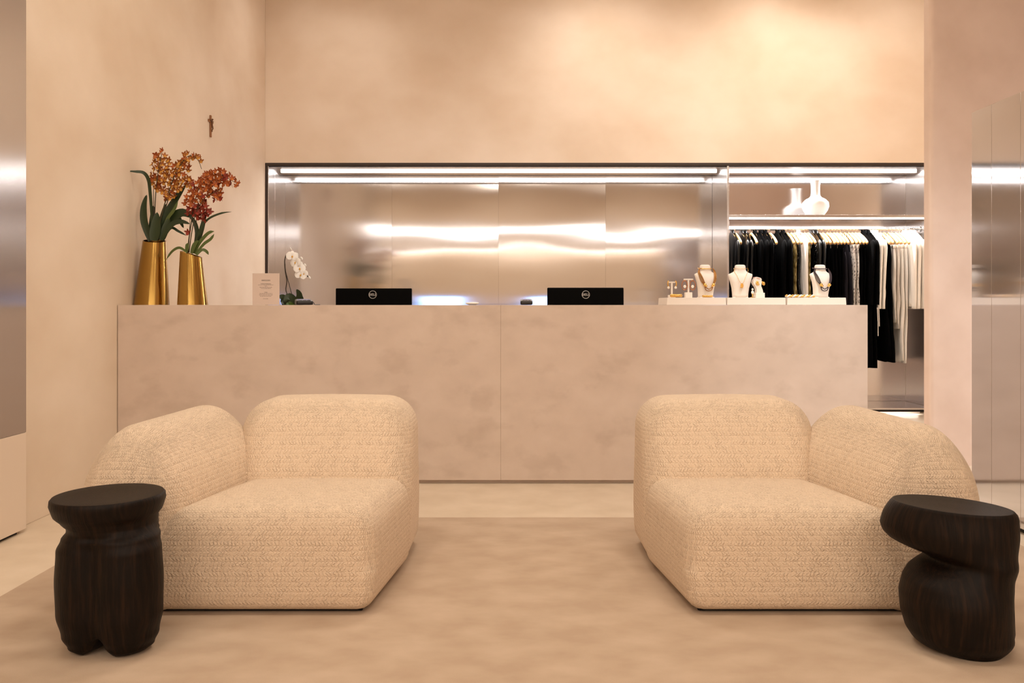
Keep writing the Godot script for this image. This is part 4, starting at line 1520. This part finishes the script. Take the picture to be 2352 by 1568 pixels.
# ---------------------------------------------------------------- clothes on the rail
const RAIL_Y = 1.872
const RAIL_Z = 8.70
const ORDINAL = ["first", "second", "third", "fourth", "fifth", "sixth", "seventh", "eighth", "ninth", "tenth", "11th", "12th", "13th", "14th", "15th", "16th", "17th", "18th", "19th", "20th", "21st", "22nd", "23rd", "24th", "25th", "26th", "27th", "28th", "29th", "30th", "31st", "32nd", "33rd", "34th", "35th", "36th", "37th", "38th", "39th", "40th", "41st", "42nd", "43rd", "44th", "45th", "46th", "47th", "48th", "49th", "50th"]

func build_clothes():
	M.hanger = mat("pale varnished wood", Color(0.87, 0.68, 0.45), 0.4)
	var cloth = {}
	cloth.leather = mat("black leather", Color(0.035, 0.036, 0.04), 0.3)
	cloth.black = mat("black wool", Color(0.022, 0.021, 0.023), 0.9)
	cloth.crepe = mat("black crepe", Color(0.014, 0.014, 0.016), 0.85)
	cloth.grey = mat("dark grey knit", Color(0.13, 0.12, 0.135), 0.9)
	cloth.white = mat("white cotton", Color(0.93, 0.91, 0.88), 0.8)
	cloth.ivory = mat("ivory linen", Color(0.86, 0.83, 0.79), 0.85)
	cloth.pale = with_texture(mat("pale print", Color(1, 1, 1), 0.85), noise_tex(noise(0.05, 3, FastNoiseLite.TYPE_CELLULAR, 61), [[0.0, Color(0.12, 0.11, 0.11)], [0.22, Color(0.15, 0.14, 0.14)], [0.3, Color(0.80, 0.77, 0.74)], [1.0, Color(0.86, 0.84, 0.81)]], 256), Vector3(3, 2, 3), false)
	cloth.gold = with_texture(mat("olive gold print", Color(1, 1, 1), 0.5), noise_tex(noise(0.03, 3, FastNoiseLite.TYPE_SIMPLEX, 62), [[0.0, Color(0.20, 0.16, 0.08)], [0.5, Color(0.55, 0.47, 0.28)], [1.0, Color(0.88, 0.83, 0.66)]], 256), Vector3(5, 1.2, 5), false)
	cloth.sequin = mat("black sequins", Color(0.03, 0.03, 0.035), 0.35, 0.3)
	for c in cloth.values():
		c.metallic_specular = 0.12
	cloth.leather.metallic_specular = 0.35
	cloth.sequin.metallic_specular = 0.5
	M.sequin = mat("sequin glint", Color(0.75, 0.74, 0.76), 0.12, 1.0)
	# place of the hook, kind, cloth, hem height, what it is
	var list = [
		[1682, "jacket", "leather", 1.12, "black leather jacket"], [1689, "trousers", "black", 0.85, "black trousers"], [1703, "jacket", "leather", 1.10, "black leather jacket"],
		[1711, "jacket", "leather", 1.12, "black leather jacket"], [1725, "trousers", "crepe", 0.82, "black crepe trousers"], [1734, "jacket", "black", 1.05, "black wool jacket"],
		[1747, "jacket", "black", 1.0, "black wool jacket"], [1757, "jacket", "crepe", 1.02, "black crepe jacket"], [1769, "trousers", "black", 0.8, "black trousers"],
		[1786, "jacket", "black", 0.95, "black blazer with raised collar"], [1798, "jacket", "black", 0.95, "black blazer with raised collar"], [1808, "trousers", "crepe", 0.85, "black crepe trousers"],
		[1817, "dress", "gold", 0.8, "olive gold patterned dress"], [1825, "dress", "sequin", 0.9, "black sequined dress"], [1833, "jacket", "white", 0.98, "white long sleeved blouse"],
		[1841, "dress", "gold", 0.75, "olive gold patterned dress"], [1848, "dress", "gold", 0.75, "olive gold patterned dress"], [1856, "trousers", "crepe", 0.8, "black crepe trousers"],
		[1864, "jacket", "sequin", 0.9, "black sequined jacket"], [1873, "jacket", "sequin", 0.85, "black sequined jacket"], [1882, "trousers", "black", 0.85, "black trousers"],
		[1890, "trousers", "crepe", 0.82, "black crepe trousers"], [1900, "trousers", "crepe", 0.8, "black crepe trousers"], [1907, "trousers", "black", 0.8, "black trousers"],
		[1915, "trousers", "crepe", 0.84, "black crepe trousers"], [1922, "trousers", "black", 0.8, "black trousers"], [1930, "vest", "grey", 1.0, "dark grey sleeveless top"],
		[1940, "vest", "grey", 0.98, "dark grey sleeveless top"], [1949, "trousers", "pale", 0.85, "white trousers with black print"], [1957, "trousers", "pale", 0.85, "white trousers with black print"],
		[1965, "trousers", "crepe", 0.8, "black crepe trousers"], [1972, "trousers", "crepe", 0.78, "black crepe trousers"], [1984, "jacket", "black", 0.47, "long black coat"],
		[1992, "jacket", "black", 0.47, "long black coat"], [2001, "jacket", "white", 1.15, "white shirt with long sleeves"], [2010, "jacket", "white", 1.14, "white shirt with long sleeves"],
		[2022, "dress", "crepe", 0.55, "long black dress"], [2030, "dress", "crepe", 0.53, "long black dress"], [2040, "trousers", "ivory", 0.92, "ivory trousers"],
		[2048, "trousers", "ivory", 0.86, "ivory trousers"], [2057, "trousers", "white", 0.54, "long white trousers"], [2066, "trousers", "white", 0.52, "long white trousers"],
		[2076, "jacket", "white", 1.08, "white shirt with long sleeves"], [2086, "jacket", "white", 1.06, "white shirt with long sleeves"], [2097, "jacket", "white", 1.07, "white shirt with long sleeves"],
	]
	var wood = hanger_meshes()
	rng.seed = 23
	var x_before = 0.0
	for i in list.size():
		var g = list[i]
		var x = (g[0] - 1176.0) * RAIL_Z / FOCAL
		var turn = 0.0
		# half the room to the neighbours on either side
		var left = (g[0] - list[i - 1][0]) * RAIL_Z / FOCAL / 2 if i > 0 else 0.03
		var right = (list[i + 1][0] - g[0]) * RAIL_Z / FOCAL / 2 if i < list.size() - 1 else 0.03
		var h = thing("clothes_hanger", "pale wooden hanger on the rail, %s from the steel divider" % ORDINAL[i], "hanger", Vector3(x, RAIL_Y, -RAIL_Z), turn, "wooden hangers on the rail")
		part("hook", wood[0], M.chrome, h)
		var arm = part("arms", wood[1], M.hanger, h)
		if g[1] == "jacket":
			arm.scale.z = 0.66
		if g[1] == "trousers":
			part("clip_bar", wood[2], M.chrome, h)
			for s in [-1.0, 1.0]:
				for q in [-1.0, 1.0]:
					part("clip", wood[3], M.chrome, h, Vector3(0.0135 * q, -0.187, 0.125 * s))
		garment(g[1], cloth[g[2]], Vector3(x, RAIL_Y, -RAIL_Z), turn, RAIL_Y - g[3], "%s, %s garment along the rail from the steel divider" % [g[4], ORDINAL[i]], g[2] == "sequin", i, left - 0.001, right - 0.001)

func hanger_meshes() -> Array:
	var b = Builder.new()
	var pts = []
	for k in 10:
		var a = deg_to_rad(-30.0 + 210.0 * k / 9.0)
		pts.append(Vector3(0, sin(a) * 0.0155, cos(a) * 0.0155))
	pts.reverse()
	pts.append_array([Vector3(0, -0.014, 0.012), Vector3(0, -0.024, 0.002), Vector3(0, -0.05, 0)])
	b.tube(pts, 0.0017, 6)
	var hook = b.commit()
	b = Builder.new()
	var arms = []
	var rad = []
	for q in [[-0.215, -0.155, 0.017], [-0.205, -0.142, 0.02], [-0.17, -0.115, 0.018], [-0.12, -0.085, 0.015], [-0.06, -0.058, 0.014], [-0.025, -0.045, 0.016], [0.0, -0.043, 0.018], [0.025, -0.045, 0.016], [0.06, -0.058, 0.014], [0.12, -0.085, 0.015], [0.17, -0.115, 0.018], [0.205, -0.142, 0.02], [0.215, -0.155, 0.017]]:
		arms.append(Vector3(0, q[1] - 0.008, q[0]))
		rad.append(q[2])
	b.tube(arms, rad, 10, Vector3(1, 0, 0), 0.55)
	var wood = b.commit()
	b = Builder.new()
	b.tube([Vector3(0, -0.15, -0.19), Vector3(0, -0.161, -0.15), Vector3(0, -0.161, 0.15), Vector3(0, -0.15, 0.19)], 0.0018, 6)
	var bar = b.commit()
	b = Builder.new()
	b.box(Vector3(0, 0, 0), Vector3(0.004, 0.034, 0.02), 0.001)
	return [hook, wood, bar, b.commit()]

# cloth hung across the rail: width runs along z (away from the lens), thickness along x
func garment(kind: String, m, where: Vector3, turn: float, drop: float, label: String, glitter: bool, sd: int, left: float, right: float):
	var called = {"jacket": "jacket", "trousers": "trousers", "dress": "dress", "vest": "vest"}[kind]
	if label.begins_with("white shirt"):
		called = "shirt"
	elif label.begins_with("white long"):
		called = "blouse"
	elif label.begins_with("long black coat"):
		called = "coat"
	var cat = {"jacket": "jacket", "trousers": "trousers", "dress": "dress", "vest": "top", "shirt": "shirt", "blouse": "blouse", "coat": "coat"}[called]
	var o = thing(called, label, cat, where, turn, "clothes hanging on the rail")
	var nz = noise(1.0, 2, FastNoiseLite.TYPE_SIMPLEX_SMOOTH, 200 + sd)
	var rows = []
	var start = {"jacket": 0.022, "trousers": 0.172, "dress": 0.108, "vest": 0.108}[kind]
	var n = 18
	for j in n:
		var f = float(j) / (n - 1)
		var g = pow(f, 1.4)
		var ring = PackedVector3Array()
		for k in 28:
			var a = -TAU * k / 28
			var side = cos(a)
			var thick = sin(a)
			var half = 0.0
			var t = 0.0
			if kind == "jacket":
				half = lerp_table([Vector2(0, 0.222), Vector2(0.12, 0.228), Vector2(0.4, 0.215), Vector2(0.6, 0.205), Vector2(1, 0.225)], f)
				t = lerp_table([Vector2(0, 0.0145), Vector2(0.1, 0.018), Vector2(0.5, 0.02), Vector2(1, 0.018)], f)
			elif kind == "trousers":
				half = lerp_table([Vector2(0, 0.165), Vector2(0.3, 0.185), Vector2(1, 0.165)], f)
				t = lerp_table([Vector2(0, 0.007), Vector2(0.15, 0.013), Vector2(1, 0.014)], f)
			elif kind == "dress":
				half = lerp_table([Vector2(0, 0.14), Vector2(0.1, 0.165), Vector2(0.3, 0.15), Vector2(0.4, 0.155), Vector2(1, 0.235)], f)
				t = lerp_table([Vector2(0, 0.012), Vector2(0.1, 0.024), Vector2(1, 0.036)], f)
			else:
				half = lerp_table([Vector2(0, 0.13), Vector2(0.06, 0.165), Vector2(0.25, 0.175), Vector2(1, 0.19)], f)
				t = lerp_table([Vector2(0, 0.012), Vector2(0.2, 0.022), Vector2(1, 0.024)], f)
			var z = half * signf(side) * pow(absf(side), 0.8)
			var fold = nz.get_noise_2d(z * 9.0, f * 1.6 + 3.0) * 0.016 * smoothstep(0.05, 0.6, f)
			var x = t * thick * pow(absf(thick), -0.15 if absf(thick) > 0.01 else 0.0) + fold
			x = clampf(x, -left, right)
			# the top follows the shoulders of the hanger
			var shoulder = start + (0.58 * maxf(absf(z) - 0.03, 0.0) if kind == "jacket" else 0.45 * maxf(absf(z) - 0.05, 0.0) if kind in ["dress", "vest"] else 0.0)
			if kind == "vest":
				shoulder += 0.10 * smoothstep(0.085, 0.13, absf(z))
			var hem = drop + 0.014 * nz.get_noise_2d(z * 7.0, 20.0)
			var y = -lerpf(shoulder, hem, f) if kind != "jacket" else -lerpf(shoulder, hem, g * 0.6 + f * 0.4)
			ring.append(Vector3(x, y, z))
		rows.append(ring)
	var b = Builder.new()
	rows.reverse()
	b.grid(rows, true)
	b.fan(rows[0], false)
	if kind == "trousers":
		b.fan(rows[n - 1], true)
	part({"jacket": "body", "trousers": "legs", "dress": "skirt", "vest": "body"}[kind], b.commit(), m, o)
	if kind == "jacket":
		for s in [-1.0, 1.0]:
			b = Builder.new()
			var long = minf(0.62, drop - 0.1) if called != "shirt" else minf(0.66, drop - 0.05)
			var bend = nz.get_noise_2d(s * 4.0, 9.0) * 0.02
			b.tube(smooth_path([Vector3(0, -0.15, s * 0.195), Vector3(-0.004, -0.20, s * 0.226), Vector3(-0.006 + bend, -0.15 - long * 0.45, s * 0.222), Vector3(0.0 + bend * 2.0, -0.15 - long * 0.8, s * 0.21), Vector3(0.002 + bend * 2.0, -0.15 - long, s * 0.205)], 3), [0.03, 0.042, 0.05, 0.052, 0.052, 0.05, 0.05, 0.048, 0.046, 0.046, 0.044, 0.042, 0.042], 12, Vector3(1, 0, 0), 0.42)
			for q in b.v.size():
				b.v[q].x = clampf(b.v[q].x, -left, right)
			part("sleeve", b.commit(), m, o)
		b = Builder.new()
		var rings = []
		for q in [[-0.034, 0.070, 0.0145], [-0.022, 0.064, 0.0145], [-0.004, 0.058, 0.015], [-0.005, 0.052, 0.013], [-0.03, 0.05, 0.013]]:
			var ring = PackedVector3Array()
			for k in 20:
				var a = -TAU * k / 20
				ring.append(Vector3(sin(a) * q[2], q[0] - 0.012 * (0.5 + 0.5 * cos(a)), cos(a) * q[1]))
			rings.append(ring)
		b.grid(rings, true)
		part("collar", b.commit(), m, o)
	elif kind == "trousers":
		b = Builder.new()
		b.soft_box(Vector3(0.0078, 0.02, 0.166), func(_p): return 0.004, [even(4), even(4), even(8)], func(q): return q + Vector3(0, -0.186, 0))
		part("waistband", b.commit(), m, o)
	elif kind in ["dress", "vest"]:
		for s in [-1.0, 1.0]:
			b = Builder.new()
			b.tube(smooth_path([Vector3(0.0122, -start - 0.045, s * 0.09), Vector3(0.0128, -0.08, s * 0.088), Vector3(0.0108, -0.055, s * 0.087), Vector3(0.0, -0.046, s * 0.086), Vector3(-0.0108, -0.055, s * 0.085), Vector3(-0.0128, -0.08, s * 0.084), Vector3(-0.0122, -start - 0.045, s * 0.082)], 3), 0.0021 if kind == "dress" else 0.0023, 6)
			part("strap", b.commit(), m, o)
	if called == "coat" and sd == 33:
		for q in [[0.002, 0.80, 1.08], [0.014, 0.765, 0.985]]:
			b = Builder.new()
			b.tube([Vector3(q[0], -q[1], 0.236), Vector3(q[0] + 0.003, -q[1] - 0.15, 0.244), Vector3(q[0] + 0.004, -q[2], 0.243)], 0.0042, 6)
			part("tie_cord", b.commit(), mat("pale cord", Color(0.85, 0.82, 0.78), 0.8), o).set_meta("label", "pale hanging tie cord")
	if glitter:
		b = Builder.new()
		rng.seed = 300 + sd
		for k in 90:
			var f = pow(rng.randf(), 1.4)
			var z = rng.randf_range(-0.02, 0.23)
			var y = -0.14 - f * (drop - 0.25) - 0.3 * maxf(z - 0.1, 0.0)
			b.ball(Vector3(-left + 0.001, y, z), Vector3(0.0022, 0.0042, 0.0042), 6, 4)
		var q = part("sequins", b.commit(), M.sequin, o)
		q.set_meta("kind", "stuff")
		rng.seed = 23 + sd
